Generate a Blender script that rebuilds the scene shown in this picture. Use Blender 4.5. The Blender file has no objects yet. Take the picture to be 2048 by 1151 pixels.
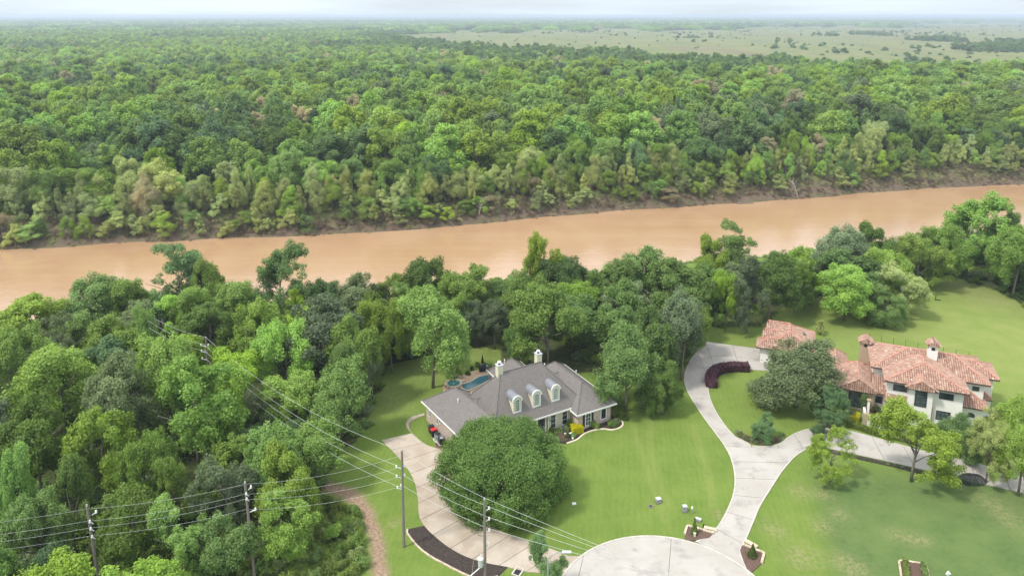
import bpy, bmesh, math, random
import numpy as np
from mathutils import Vector, Matrix

# ------------------------------------------------------------------ scene, camera, light
S = bpy.context.scene
COL = S.collection
FPX, PYC, CAMH, PITCH = 1450.0, 300.7, 60.0, math.radians(10.55)
cam = bpy.data.cameras.new("camera")
cam_o = bpy.data.objects.new("camera", cam); COL.objects.link(cam_o)
cam_o.location = (0, 0, CAMH)
cam_o.rotation_euler = (math.pi/2 - PITCH, 0, 0)
cam.sensor_fit = 'HORIZONTAL'; cam.sensor_width = 36.0
cam.lens = FPX/2048*36.0
cam.shift_y = -(575.5-PYC)/2048.0
cam.clip_start = 1.0; cam.clip_end = 60000.0
S.camera = cam_o

SUN_DIR = Vector((-0.50, -0.26, 0.83)).normalized()
w = bpy.data.worlds.new("World"); S.world = w; w.use_nodes = True
nt = w.node_tree; nt.nodes.clear()
wo = nt.nodes.new('ShaderNodeOutputWorld'); bg = nt.nodes.new('ShaderNodeBackground')
sky = nt.nodes.new('ShaderNodeTexSky'); sky.sky_type = 'NISHITA'; sky.sun_disc = False
sky.sun_elevation = math.asin(SUN_DIR.z); sky.sun_rotation = math.atan2(SUN_DIR.x, SUN_DIR.y)
sky.air_density = 1.0; sky.dust_density = 2.0; sky.ozone_density = 1.0
tc = nt.nodes.new('ShaderNodeTexCoord')
mp = nt.nodes.new('ShaderNodeMapping'); mp.inputs['Scale'].default_value = (2.2, 2.2, 30.0)
nz = nt.nodes.new('ShaderNodeTexNoise'); nz.inputs['Scale'].default_value = 1.3; nz.inputs['Detail'].default_value = 6.0
cr = nt.nodes.new('ShaderNodeMapRange'); cr.inputs[1].default_value = 0.30; cr.inputs[2].default_value = 0.72
cr.inputs[3].default_value = 0.62; cr.inputs[4].default_value = 1.0
mx = nt.nodes.new('ShaderNodeMix'); mx.data_type = 'RGBA'
# an overcast sky is brighter overhead than at the horizon
sz = nt.nodes.new('ShaderNodeSeparateXYZ'); zr = nt.nodes.new('ShaderNodeMapRange'); zr.inputs[2].default_value = .75; cm = nt.nodes.new('ShaderNodeMix'); cm.data_type = 'RGBA'
cm.inputs[6].default_value = (5.1, 5.75, 6.4, 1); cm.inputs[7].default_value = (10.5, 11.0, 11.4, 1)
nt.links.new(tc.outputs['Generated'], mp.inputs['Vector']); nt.links.new(mp.outputs[0], nz.inputs['Vector'])
nt.links.new(nz.outputs['Fac'], cr.inputs[0]); nt.links.new(cr.outputs[0], mx.inputs[0])
nt.links.new(tc.outputs['Generated'], sz.inputs[0]); nt.links.new(sz.outputs[2], zr.inputs[0]); nt.links.new(zr.outputs[0], cm.inputs[0]); nt.links.new(cm.outputs[2], mx.inputs[7]); nt.links.new(sky.outputs[0], mx.inputs[6]); nt.links.new(mx.outputs[2], bg.inputs['Color'])
bg.inputs['Strength'].default_value = 0.12
nt.links.new(bg.outputs[0], wo.inputs['Surface'])

sun = bpy.data.lights.new("sun", 'SUN'); sun.energy = 2.4; sun.angle = math.radians(7.0); sun.color = (1.0, 0.95, 0.87)
sun_o = bpy.data.objects.new("sun", sun); COL.objects.link(sun_o)
sun_o.rotation_euler = SUN_DIR.to_track_quat('Z', 'Y').to_euler(); sun_o.location = (-50, -30, 120)
S.view_settings.view_transform = 'Standard'; S.view_settings.look = 'None'
S.view_settings.gamma = 1.0; S.view_settings.use_curve_mapping = False
S.view_settings.exposure = 0.60
S.render.engine = 'CYCLES'
S.cycles.use_denoising = True
S.cycles.max_bounces = 6; S.cycles.diffuse_bounces = 3; S.cycles.transparent_max_bounces = 6
S.cycles.volume_bounces = 0; S.cycles.caustics_reflective = False; S.cycles.caustics_refractive = False

# ------------------------------------------------------------------ helpers
_c, _s = math.cos(PITCH), math.sin(PITCH)
def G(px, py, z=0.0):
    """photo pixel -> the point of the place at height z seen there"""
    dx = (px-1024)/FPX; dy = (PYC-py)/FPX
    Y = _c+dy*_s; Z = -_s+dy*_c; t = (z-CAMH)/Z
    return (dx*t, Y*t)
def PX(x, y, z):
    d = y*_c-(z-CAMH)*_s; u = y*_s+(z-CAMH)*_c
    return (1024+FPX*x/d, PYC-FPX*u/d)

def tag(o, label=None, cat=None, group=None, kind=None):
    if label: o['label'] = label
    if cat: o['category'] = cat
    if group: o['group'] = group
    if kind: o['kind'] = kind
    return o
def empty(name, loc=(0,0,0), rz=0.0, **k):
    o = bpy.data.objects.new(name, None); COL.objects.link(o); o.location = loc; o.rotation_euler = (0,0,rz)
    o.empty_display_size = 0.5
    return tag(o, **k)

class MB:
    def __init__(s): s.v = []; s.f = []; s.m = []
    def add(s, vs, fs, mi=0):
        b = len(s.v); s.v += [tuple(p) for p in vs]
        for f in fs: s.f.append([i+b for i in f]); s.m.append(mi)
        return s
    def box(s, c, d, rz=0.0, mi=0):
        x, y, z = d[0]/2, d[1]/2, d[2]/2; cc, ss = math.cos(rz), math.sin(rz)
        vs = []
        for k in (-z, z):
            for (i, j) in ((-x,-y),(x,-y),(x,y),(-x,y)):
                vs.append((c[0]+i*cc-j*ss, c[1]+i*ss+j*cc, c[2]+k))
        return s.add(vs, [(3,2,1,0),(4,5,6,7),(0,1,5,4),(1,2,6,5),(2,3,7,6),(3,0,4,7)], mi)
    def prism(s, poly, z0, z1, mi=0):
        n = len(poly)
        if sum(poly[i][0]*poly[(i+1)%n][1]-poly[(i+1)%n][0]*poly[i][1] for i in range(n)) < 0: poly = poly[::-1]
        vs = [(p[0],p[1],z0) for p in poly]+[(p[0],p[1],z1) for p in poly]
        fs = [list(range(n))[::-1], list(range(n, 2*n))]+[(i,(i+1)%n,(i+1)%n+n,i+n) for i in range(n)]
        return s.add(vs, fs, mi)
    def tube(s, pts, r, n=8, mi=0, r1=None):
        pts = [Vector(p) for p in pts]; N = len(pts); vs = []; fs = []
        for i, p in enumerate(pts):
            d = (pts[min(i+1,N-1)]-pts[max(i-1,0)]).normalized()
            a = d.orthogonal().normalized() if i == 0 else (a-d*a.dot(d)).normalized()
            b = d.cross(a); rr = r if r1 is None else r+(r1-r)*i/(N-1)
            for k in range(n):
                t = 2*math.pi*k/n; vs.append(p+(a*math.cos(t)+b*math.sin(t))*rr)
        for i in range(N-1):
            for k in range(n):
                fs.append((i*n+k, i*n+(k+1)%n, (i+1)*n+(k+1)%n, (i+1)*n+k))
        fs.append(list(range(n))[::-1]); fs.append([(N-1)*n+k for k in range(n)])
        return s.add(vs, fs, mi)
    def mesh(s, name, mats):
        me = bpy.data.meshes.new(name); me.from_pydata(s.v, [], s.f)
        for m in (mats if isinstance(mats, (list, tuple)) else [mats]): me.materials.append(m)
        if any(s.m): me.polygons.foreach_set('material_index', s.m)
        me.update(); return me
    def build(s, name, mats, parent=None, loc=(0,0,0), rz=0.0, **k):
        o = bpy.data.objects.new(name, s.mesh(name, mats)); COL.objects.link(o)
        o.parent = parent; o.location = loc; o.rotation_euler = (0,0,rz)
        return tag(o, **k)

def inst(name, me, parent=None, loc=(0,0,0), rz=0.0, scale=(1,1,1), **k):
    o = bpy.data.objects.new(name, me); COL.objects.link(o); o.parent = parent
    o.location = loc; o.rotation_euler = (0,0,rz); o.scale = scale
    return tag(o, **k)

# ------------------------------------------------------------------ materials
class M_:
    def __init__(s, name):
        s.m = bpy.data.materials.new(name); s.m.use_nodes = True; s.t = s.m.node_tree
        s.b = s.t.nodes['Principled BSDF']; s.out = s.t.nodes['Material Output']
        s.b.inputs['Specular IOR Level'].default_value = 0.3
    def n(s, typ, **k):
        x = s.t.nodes.new(typ)
        for a, b in k.items():
            if a in ('data_type','blend_type','attribute_type','attribute_name','feature','operation','noise_dimensions','wave_type','bands_direction'): setattr(x, a, b)
            else: x.inputs[a].default_value = b
        return x
    def l(s, a, b): s.t.links.new(a, b)
    def pos(s, scale=(1,1,1)):
        g = s.n('ShaderNodeNewGeometry')
        m = s.n('ShaderNodeMapping'); m.inputs['Scale'].default_value = scale
        s.l(g.outputs['Position'], m.inputs['Vector']); return m.outputs[0]
    def noise(s, scale, detail=4.0, rough=0.55, vec=None, lo=None, hi=None, a=0.0, b=1.0):
        x = s.n('ShaderNodeTexNoise', Scale=scale, Detail=detail, Roughness=rough)
        s.l(vec if vec is not None else s.pos(), x.inputs['Vector'])
        if lo is None: return x.outputs['Fac']
        return s.rng(x.outputs['Fac'], lo, hi, a, b)
    def rng(s, v, lo, hi, a=0.0, b=1.0):
        r = s.n('ShaderNodeMapRange'); s.l(v, r.inputs[0])
        for i, q in zip((1,2,3,4), (lo,hi,a,b)): r.inputs[i].default_value = q
        return r.outputs[0]
    def mix(s, f, a, b, mode='MIX'):
        x = s.n('ShaderNodeMix', data_type='RGBA', blend_type=mode)
        for i, v in ((0,f),(6,a),(7,b)):
            if isinstance(v, (int,float)): x.inputs[i].default_value = v
            elif isinstance(v, tuple): x.inputs[i].default_value = (*v, 1)
            else: s.l(v, x.inputs[i])
        return x.outputs[2]
    def math(s, op, a, b=None):
        x = s.n('ShaderNodeMath', operation=op)
        for i, v in ((0,a),(1,b)):
            if v is None: continue
            if isinstance(v, (int,float)): x.inputs[i].default_value = v
            else: s.l(v, x.inputs[i])
        return x.outputs[0]
    def attr(s, name):
        a = s.n('ShaderNodeAttribute', attribute_name=name); return a.outputs['Fac']
    def bump(s, h, strength=0.3, dist=0.05):
        x = s.n('ShaderNodeBump', Strength=strength, Distance=dist); s.l(h, x.inputs['Height']); s.l(x.outputs[0], s.b.inputs['Normal'])
    def col(s, c, rough=0.8, metal=0.0):
        if isinstance(c, tuple): s.b.inputs['Base Color'].default_value = (*c, 1)
        else: s.l(c, s.b.inputs['Base Color'])
        s.b.inputs['Roughness'].default_value = rough; s.b.inputs['Metallic'].default_value = metal
        return s

def simple(name, c, rough=0.8, metal=0.0, var=0.15, scale=1.5):
    m = M_(name); n = m.noise(scale, 5)
    a = tuple(x*(1-var) for x in c); b = tuple(min(1, x*(1+var)) for x in c)
    m.col(m.mix(m.rng(n, .3, .7), a, b), rough, metal); return m.m

def leafmat(name, ca, cb, cdark=None, var=0.35):
    """ca..cb: the two leaf colours mixed leaf by leaf and tree by tree"""
    m = M_(name)
    oi = m.n('ShaderNodeObjectInfo')
    v = m.attr('tint')
    f = m.math('ADD', m.math('MULTIPLY', v, 0.65), m.math('MULTIPLY', oi.outputs['Random'], 0.35))
    c = m.mix(f, ca, cb)
    hsv = m.n('ShaderNodeHueSaturation'); m.l(c, hsv.inputs['Color'])
    wn = m.n('ShaderNodeTexWhiteNoise', noise_dimensions='1D'); m.l(oi.outputs['Random'], wn.inputs['W'])
    m.l(m.rng(wn.outputs['Value'], 0, 1, 0.485, 0.515), hsv.inputs['Hue'])
    wn2 = m.n('ShaderNodeTexWhiteNoise', noise_dimensions='1D'); m.l(m.math('ADD', oi.outputs['Random'], 3.7), wn2.inputs['W'])
    m.l(m.rng(wn2.outputs['Value'], 0, 1, 1-var*.7, 1+var), hsv.inputs['Value'])
    m.l(m.rng(wn.outputs['Value'], 0, 1, 1.05, 0.85), hsv.inputs['Saturation'])
    m.col(hsv.outputs[0], 0.55); m.b.inputs['Specular IOR Level'].default_value = 0.25
    tr = m.n('ShaderNodeBsdfTranslucent'); m.l(m.mix(1.0, hsv.outputs[0], (1.25,1.3,0.7), 'MULTIPLY'), tr.inputs['Color'])
    ms = m.n('ShaderNodeMixShader'); ms.inputs[0].default_value = 0.30
    m.l(m.b.outputs[0], ms.inputs[1]); m.l(tr.outputs[0], ms.inputs[2]); m.l(ms.outputs[0], m.out.inputs['Surface'])
    return m.m

LEAF = {
 'dark':   leafmat('leaf_dark', (0.074,0.146,0.027), (0.185,0.289,0.058)),
 'mid':    leafmat('leaf_mid', (0.106,0.193,0.031), (0.269,0.392,0.072)),
 'bright': leafmat('leaf_bright', (0.135,0.259,0.030), (0.340,0.508,0.070)),
 'yellow': leafmat('leaf_yellow', (.150,.240,.032), (.320,.445,.075)),
 'willow': leafmat('leaf_willow', (.230,.275,.085), (.450,.520,.190)),
 'grey':   leafmat('leaf_grey', (0.105,0.150,0.068), (0.225,0.290,0.135)),
 'teal':   leafmat('leaf_teal', (0.069,0.138,0.044), (0.175,0.281,0.097)),
 'tan':    leafmat('leaf_tan', (.300,.265,.140), (.450,.405,.230)),
 'purple': leafmat('leaf_purple', (.048,.020,.029), (.165,.070,.092)),
 'sage':   leafmat('leaf_sage', (.072,.108,.046), (.170,.215,.098)),
 'hedge':  leafmat('leaf_hedge', (0.054,0.094,0.016), (0.126,0.180,0.032)),
 'lime':   leafmat('leaf_lime', (0.420,0.430,0.010), (0.620,0.600,0.020), var=.1),
 'brush':  leafmat('leaf_brush', (0.114,0.078,0.054), (0.228,0.168,0.114)),
 'weed':   leafmat('leaf_weed', (.110,.180,.030), (.250,.320,.080)),
}
m = M_('bark'); n_ = m.noise(3.0, 6, vec=m.pos((3,3,.6)))
m.col(m.mix(n_, (.10,.085,.07), (.24,.21,.175)), .9); BARK = m.m
BARKW = simple('bark_pale', (.42,.39,.34), .8)

m = M_('concrete'); oi = m.n('ShaderNodeObjectInfo')
big = m.noise(.16, 5, .6, lo=.38, hi=.66); fine = m.noise(2.2, 8, .7, lo=.3, hi=.7); st = m.noise(.45, 6, .62, lo=.54, hi=.66)
c = m.mix(big, (.35,.325,.29), (.425,.40,.37)); c = m.mix(m.math('MULTIPLY', fine, .25), c, (.40,.36,.32))
c = m.mix(m.math('MULTIPLY', st, .75), c, (.26,.24,.225)); sk = m.noise(.5, 5, .6, vec=m.pos((.35,1.4,1)), lo=.56, hi=.70); c = m.mix(m.math('MULTIPLY', sk, .6), c, (.30,.285,.27))
c = m.mix(m.rng(oi.outputs['Random'], 0, 1, 0, .16), c, (.42,.38,.33)); m.col(c, .85); m.bump(fine, .15, .01); CONC = m.m
m = M_('concrete_brown'); oi = m.n('ShaderNodeObjectInfo')
big = m.noise(.3, 5, .6, lo=.40, hi=.60); fine = m.noise(2.2, 8, .7, lo=.3, hi=.7); st = m.noise(.27, 4, .5, lo=.51, hi=.56)
c = m.mix(big, (.37,.305,.24), (.47,.41,.34)); c = m.mix(m.math('MULTIPLY', fine, .3), c, (.33,.27,.21))
c = m.mix(m.math('MULTIPLY', st, .55), c, (.30,.24,.185)); c = m.mix(m.rng(oi.outputs['Random'], 0, 1, 0, .35), c, (.34,.28,.22)); m.col(c, .85); CONCB = m.m
JOINT = simple('joint_filler', (.16,.14,.12)); CURB = simple('curb_concrete', (.46,.43,.38), .85)
PAVEW = simple('patio_pale', (.72,.70,.66), .8, var=.06)

m = M_('mulch_black'); n_ = m.noise(5, 8, .8); m.col(m.mix(m.rng(n_, .35, .7), (.018,.014,.012), (.085,.065,.055)), .95); m.bump(n_, .8, .08); MULCH = m.m
m = M_('mulch_brown'); n_ = m.noise(6, 8, .8); m.col(m.mix(m.rng(n_, .35, .7), (.075,.045,.034), (.17,.11,.085)), .95); m.bump(n_, .8, .06); MULCHB = m.m
STONE = simple('edging_stone', (.50,.42,.31), .85, var=.3, scale=3); WHITE = simple('white_paint', (.78,.77,.74), .5, var=.04)
CREAM = simple('cream_stucco', (.62,.59,.43), .85, var=.06); STUC = simple('white_stucco', (.74,.72,.67), .85, var=.05, scale=.6)
TRIMB = simple('brown_gutter', (.10,.075,.06), .6); DARKF = simple('dark_metal', (.025,.025,.03), .45); BLACKP = simple('black_plastic', (.03,.033,.038), .5)
GALV = simple('galvanised', (.55,.57,.60), .4, .3); GREYM = simple('grey_metal', (.34,.36,.38), .45, .3); SEAMM = simple('dormer_metal', (.26,.27,.29), .4, .4, var=.1)
RED = simple('red_plastic', (.62,.03,.035), .4); WIRE = simple('wire_aluminium', (.55,.56,.55), .45, .2); ORANGE = simple('terracotta_floor', (.36,.18,.11), .8)
m = M_('pole_wood'); n_ = m.noise(4, 6, vec=m.pos((4,4,.4))); m.col(m.mix(n_, (.12,.10,.085), (.27,.24,.21)), .9); POLE = m.m
m = M_('brick_pinkish'); b_ = m.n('ShaderNodeTexBrick'); b_.inputs['Color1'].default_value = (.52,.40,.34,1); b_.inputs['Color2'].default_value = (.36,.27,.225,1)
b_.inputs['Mortar'].default_value = (.55,.50,.45,1); b_.inputs['Scale'].default_value = 2.2; b_.inputs['Mortar Size'].default_value = .012
tcx = m.n('ShaderNodeTexCoord'); mpx = m.n('ShaderNodeMapping'); sp = m.n('ShaderNodeSeparateXYZ'); cb = m.n('ShaderNodeCombineXYZ')
m.l(tcx.outputs['Object'], sp.inputs[0]); m.l(m.math('ADD', sp.outputs[0], sp.outputs[1]), cb.inputs[0]); m.l(sp.outputs[2], cb.inputs[1]); m.l(cb.outputs[0], b_.inputs['Vector'])
m.col(m.mix(m.noise(1.2, 5, lo=.3, hi=.7, b=.4), b_.outputs['Color'], (.60,.50,.43)), .9); BRICK = m.m
m = M_('rubble_stone'); v_ = m.n('ShaderNodeTexVoronoi', Scale=2.6); m.l(m.pos((1,1,1.8)), v_.inputs['Vector'])
m.col(m.mix(m.rng(v_.outputs['Distance'], .0, .5), m.mix(m.noise(1.7, 3), (.34,.25,.15), (.56,.46,.31)), (.40,.32,.22)), .9); RUBBLE = m.m
m = M_('shingle'); b_ = m.n('ShaderNodeTexBrick'); b_.inputs['Color1'].default_value = (.185,.170,.160,1); b_.inputs['Color2'].default_value = (.118,.108,.104,1)
b_.inputs['Mortar'].default_value = (.105,.095,.09,1); b_.inputs['Scale'].default_value = 2.6; b_.inputs['Mortar Size'].default_value = .012; b_.inputs['Bias'].default_value = -.1
tcx = m.n('ShaderNodeTexCoord'); sp = m.n('ShaderNodeSeparateXYZ'); cb = m.n('ShaderNodeCombineXYZ')
m.l(tcx.outputs['Object'], sp.inputs[0]); m.l(m.math('ADD', sp.outputs[0], sp.outputs[1]), cb.inputs[0]); m.l(m.math('MULTIPLY', sp.outputs[2], 1.4), cb.inputs[1]); m.l(cb.outputs[0], b_.inputs['Vector'])
c = m.mix(m.noise(.5, 6, .65, lo=.35, hi=.7, b=.55), b_.outputs['Color'], (.13,.117,.112)); c = m.mix(m.noise(9, 3, .6, lo=.4, hi=.7, b=.35), c, (.27,.24,.215))
m.col(c, .95); SHINGLE = m.m
def tilemat(name, stops):
    m = M_(name); g = m.n('ShaderNodeNewGeometry'); r = m.n('ShaderNodeValToRGB'); r.color_ramp.interpolation = 'CONSTANT'
    e = r.color_ramp.elements
    while len(e) < len(stops): e.new(.5)
    for k, (p_, c_) in enumerate(stops): e[k].position = p_; e[k].color = (*c_, 1)
    m.l(g.outputs['Random Per Island'], r.inputs[0])
    m.col(m.mix(m.noise(1.1, 5, lo=.35, hi=.7, b=.35), r.outputs[0], (.33,.225,.175)), .85); return m.m
TILE = tilemat('clay_tile', [(0,(.38,.235,.175)),(.3,(.33,.195,.145)),(.5,(.41,.265,.20)),(.72,(.29,.165,.125)),(.88,(.44,.31,.24)),(.96,(.50,.40,.32))])
TILEB = simple('tile_underlay', (.22,.09,.065), .9); RIDGEC = simple('ridge_tile', (.45,.22,.16), .85, var=.3, scale=2.5)
def glass(name, c, rough=.08):
    m = M_(name); m.col(m.mix(m.noise(.9, 3, lo=.4, hi=.6), c, tuple(x*1.8+.01 for x in c)), rough); m.b.inputs['Specular IOR Level'].default_value = .7; return m.m
GLASS = glass('window_glass', (.035,.05,.05)); GLASSG = glass('window_glass_green', (.05,.13,.09)); SCREEN = simple('dark_screen', (.02,.022,.026), .6)

# ------------------------------------------------------------------ terrain
XS_FAR = [-6000,-149,-28,88,209,6000]; YS_FAR = [-700,202.4,225,259.9,288,1500]
def yfar(x): return np.interp(x, XS_FAR, YS_FAR) + 1.6*np.sin(np.asarray(x)*.045+.6)*np.exp(-(np.asarray(x)/400.)**2)
def ynear(x): return yfar(x) - 61.0
def smooth(t): t = np.clip(t, 0, 1); return t*t*(3-2*t)
def wob(x, y, s, ph=0.0):
    return (np.sin(x/s+ph)+np.sin(y/s*1.13+2.1*ph+1)+np.sin((x+y)/s*.77+ph*3)+np.sin((x-y)/s*1.31+.5))/4
def ground_z(x, y):
    x = np.asarray(x, float); y = np.asarray(y, float)
    yf, yn = yfar(x), ynear(x)
    b = 1.2*wob(x, y, 5.0)
    near = -9.6*smooth((y-(yn-17+b))/19.0)
    far = -9.6+(9.6-1.5)*smooth((y-(yf-3+b))/18.0)+1.5*smooth((y-yf-12)/50.0)
    z = np.where(y < (yf+yn)/2, near, far)
    dist = np.hypot(x, y)
    z = z+np.where(y > yf+25, wob(x, y, 90., 1.0)*.8, 0)
    return z
def gz(x, y): return float(ground_z(x, y))

def inpoly(poly, x, y):
    x = np.asarray(x, float); y = np.asarray(y, float); r = np.zeros(np.broadcast(x, y).shape, bool); n = len(poly)
    for i in range(n):
        x1, y1 = poly[i]; x2, y2 = poly[(i+1) % n]
        if y1 == y2: continue
        c = ((y1 > y) != (y2 > y)) & (x < (x2-x1)*(y-y1)/(y2-y1)+x1)
        r ^= c
    return r
def GP(pts, z=0.0): return [G(a, b, z) for a, b in pts]
def segdist(pl, x, y):
    d = np.full(np.broadcast(x, y).shape, 1e9)
    for (x1,y1),(x2,y2) in zip(pl[:-1], pl[1:]):
        L2 = (x2-x1)**2+(y2-y1)**2; t = np.clip(((x-x1)*(x2-x1)+(y-y1)*(y2-y1))/L2, 0, 1)
        d = np.minimum(d, np.hypot(x-x1-t*(x2-x1), y-y1-t*(y2-y1)))
    return d

# wood = where trees stand on this side of the river (outline of the trunks)
WOOD_L = GP([(430,1240),(520,1130),(600,1060),(655,960),(690,900),(735,850),(752,790),(768,730),(900,705),(990,688),(1010,735),(1185,748),(1330,770),(1392,690),(1410,655),(1520,652),(1590,600)])
WOOD_L = [(-140, 58), (-60, 50)]+WOOD_L+[(92, 178), (30, 165), (-60, 150), (-130, 130)]
WOOD_R = GP([(1590,600),(1640,590),(1760,585),(1830,555),(1900,552),(2000,582),(2048,612),(2200,700)])+[(175,150),(230,215),(95,186)]
MEADOW_PX = [(740,76),(1000,60),(1200,62),(1480,56),(2048,46),(3000,40),(3000,190),(2048,166),(1800,153),(1500,136),(1240,121),(1010,105),(850,92)]
def meadow_mask(x, y):
    d = y*_c+CAMH*_s; u = y*_s-CAMH*_c
    px = 1024+FPX*x/np.maximum(d, 1); py = PYC-FPX*u/np.maximum(d, 1)
    wv = 4*np.sin(px*.017)+3*np.sin(px*.041+1)+2*np.sin(px*.09)
    return inpoly(MEADOW_PX, px, py+wv*.8) & (y > 600)
CLEAR_PX = [[(262,140),(292,140),(300,190),(330,215),(285,232),(262,195)], [(560,262),(605,262),(612,285),(566,290)], [(1020,88),(1020,92),(900,92),(900,86)]]
def clear_mask(x, y):
    d = y*_c-(8-CAMH)*_s; u = y*_s+(8-CAMH)*_c
    px = 1024+FPX*x/np.maximum(d, 1); py = PYC-FPX*u/np.maximum(d, 1)
    r = np.zeros(np.shape(x), bool)
    for p in CLEAR_PX: r |= inpoly(p, px, py)
    return r

def grid_axis(parts):
    a = []
    for lo, hi, st in parts:
        n = max(1, int(round((hi-lo)/st))); a += list(np.linspace(lo, hi, n, endpoint=False))
    a.append(parts[-1][1]); return np.array(a)
gx = grid_axis([(-9000,-2000,500),(-2000,-600,100),(-600,-170,12),(-170,-60,1.5),(-60,110,.55),(110,230,1.5),(230,600,12),(600,2000,100),(2000,9000,500)])
gy = grid_axis([(-200,40,12),(40,130,.55),(130,330,1.3),(330,600,8),(600,2000,45),(2000,16000,300)])
X, Y = np.meshgrid(gx, gy)
Z = ground_z(X, Y)
nx, ny = len(gx), len(gy)
me = bpy.data.meshes.new('ground')
co = np.stack([X, Y, Z], -1).reshape(-1, 3)
idx = np.arange(nx*ny).reshape(ny, nx)
quads = np.stack([idx[:-1,:-1], idx[:-1,1:], idx[1:,1:], idx[1:,:-1]], -1).reshape(-1, 4)
def fast_mesh(me, co, quads):
    me.vertices.add(len(co)); me.vertices.foreach_set('co', co.astype(np.float32).ravel())
    k = quads.shape[1]
    me.loops.add(quads.size); me.loops.foreach_set('vertex_index', quads.astype(np.int32).ravel())
    me.polygons.add(len(quads)); me.polygons.foreach_set('loop_start', np.arange(0, quads.size, k, dtype=np.int32))
    me.polygons.foreach_set('loop_total', np.full(len(quads), k, np.int32)) if False else None
    me.update(calc_edges=True)
fast_mesh(me, co, quads)
me.polygons.foreach_set('use_smooth', np.ones(len(quads), bool))
def vattr(me, name, arr):
    a = me.attributes.new(name, 'FLOAT', 'POINT'); a.data.foreach_set('value', np.asarray(arr, np.float32).ravel())
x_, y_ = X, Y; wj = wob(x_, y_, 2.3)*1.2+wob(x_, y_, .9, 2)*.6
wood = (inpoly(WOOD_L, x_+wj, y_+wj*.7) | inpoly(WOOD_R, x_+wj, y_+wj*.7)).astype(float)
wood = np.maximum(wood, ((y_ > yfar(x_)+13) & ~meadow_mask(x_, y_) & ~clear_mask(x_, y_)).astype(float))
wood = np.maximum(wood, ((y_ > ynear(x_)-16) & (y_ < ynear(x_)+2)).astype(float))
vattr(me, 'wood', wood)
vattr(me, 'bank', smooth(1-np.abs(y_-(yfar(x_)+4+wj*1.5))/13.0) + smooth((y_-(ynear(x_)-9))/6)*(y_ < ynear(x_)+10))
vattr(me, 'meadow', meadow_mask(x_, y_).astype(float))
TRACKS = [GP([(1262,840),(1275,880),(1292,930),(1310,985),(1330,1040)]), GP([(1300,835),(1300,900),(1318,960),(1338,1010)]),
          GP([(1385,850),(1402,900),(1418,950),(1424,1010)]), GP([(1395,700),(1372,735),(1372,770)])]
tr = np.zeros_like(X)
for t_ in TRACKS: tr = np.maximum(tr, np.exp(-(segdist(t_, x_, y_)/.5)**2))
vattr(me, 'track', tr)
DIRT = GP([(618,958),(660,970),(700,990),(735,1020),(748,1060),(756,1100),(762,1200)])
vattr(me, 'dirt', smooth(1.25-segdist(DIRT, x_+wj*.25, y_+wj*.25)/1.15))
dry = np.zeros_like(X)
for a, b, r in [(905+0,860,0),(1600,985,1.3),(1645,990,1.1),(1552,1060,1.6),(1643,1050,1.6),(1680,1030,1.2),(1600,1110,2.2),(1700,1130,1.6),(1790,1068,1.5),(1815,1075,1.4),(1842,1079,1.0),(1990,1010,2.2),(2015,1035,2.5),(1440,1030,1.0),(790,1045,1.0),(700,1000,1.5),(1620,590,6.),(1590,610,4.),(1930,575,6.),(1995,600,5.),(560,800,0)]:
    if r > 0:
        q = G(a, b); dry = np.maximum(dry, np.exp(-((np.hypot(x_-q[0], (y_-q[1]))+wj*.35*r)/r)**2))
for a, b, r in [(780,800,5.),(860,740,6.),(940,700,6.),(1080,730,5.),(900,860,3.)]:
    q = G(a, b); dry = np.maximum(dry, .55*np.exp(-((np.hypot(x_-q[0], (y_-q[1]))+wj*.8)/r)**2))
vattr(me, 'dry', dry)
q1, q2 = G(1900, 640), G(2040, 700)
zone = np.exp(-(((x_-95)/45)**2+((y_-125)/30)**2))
vattr(me, 'sunny', zone)  # yellower grass of the right back lawn
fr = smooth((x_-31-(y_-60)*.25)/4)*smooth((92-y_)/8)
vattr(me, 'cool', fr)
me.update()
m = M_('ground_cover')
g1 = m.noise(.22, 5, .6, lo=.35, hi=.65); g2 = m.noise(1.6, 6, .7, lo=.3, hi=.7); g3 = m.noise(11, 3, .6, lo=.35, hi=.65)
pv = m.pos((2.2, .5, 1)); g4 = m.noise(.9, 3, .6, vec=pv, lo=.35, hi=.65)
lawn = m.mix(g1, (.112,.176,.028), (.172,.236,.046))
lawn = m.mix(m.math('MULTIPLY', g2, .5), lawn, (.085,.150,.026)); lawn = m.mix(m.math('MULTIPLY', g4, .35), lawn, (.20,.245,.06))
lawn = m.mix(m.math('MULTIPLY', g3, .42), lawn, (.07,.125,.022))
wv_ = m.n('ShaderNodeTexWave', wave_type='BANDS', bands_direction='X', Scale=.42, Distortion=1.6, Detail=2.0); rt2 = m.n('ShaderNodeMapping'); rt2.inputs['Rotation'].default_value = (0,0,.16); gg_ = m.n('ShaderNodeNewGeometry'); m.l(gg_.outputs['Position'], rt2.inputs['Vector']); m.l(rt2.outputs[0], wv_.inputs['Vector'])
lawn = m.mix(m.math('MULTIPLY', wv_.outputs['Fac'], .09), lawn, (.20,.265,.07))
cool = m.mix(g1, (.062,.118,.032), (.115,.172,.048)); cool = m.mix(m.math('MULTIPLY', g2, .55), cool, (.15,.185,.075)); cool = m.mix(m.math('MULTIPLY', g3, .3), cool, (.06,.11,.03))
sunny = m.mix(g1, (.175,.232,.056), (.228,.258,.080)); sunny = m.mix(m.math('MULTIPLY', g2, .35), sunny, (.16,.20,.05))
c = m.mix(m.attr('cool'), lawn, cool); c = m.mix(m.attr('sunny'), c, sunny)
c = m.mix(m.math('MULTIPLY', m.attr('track'), .20), c, (.30,.30,.11))
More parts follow.
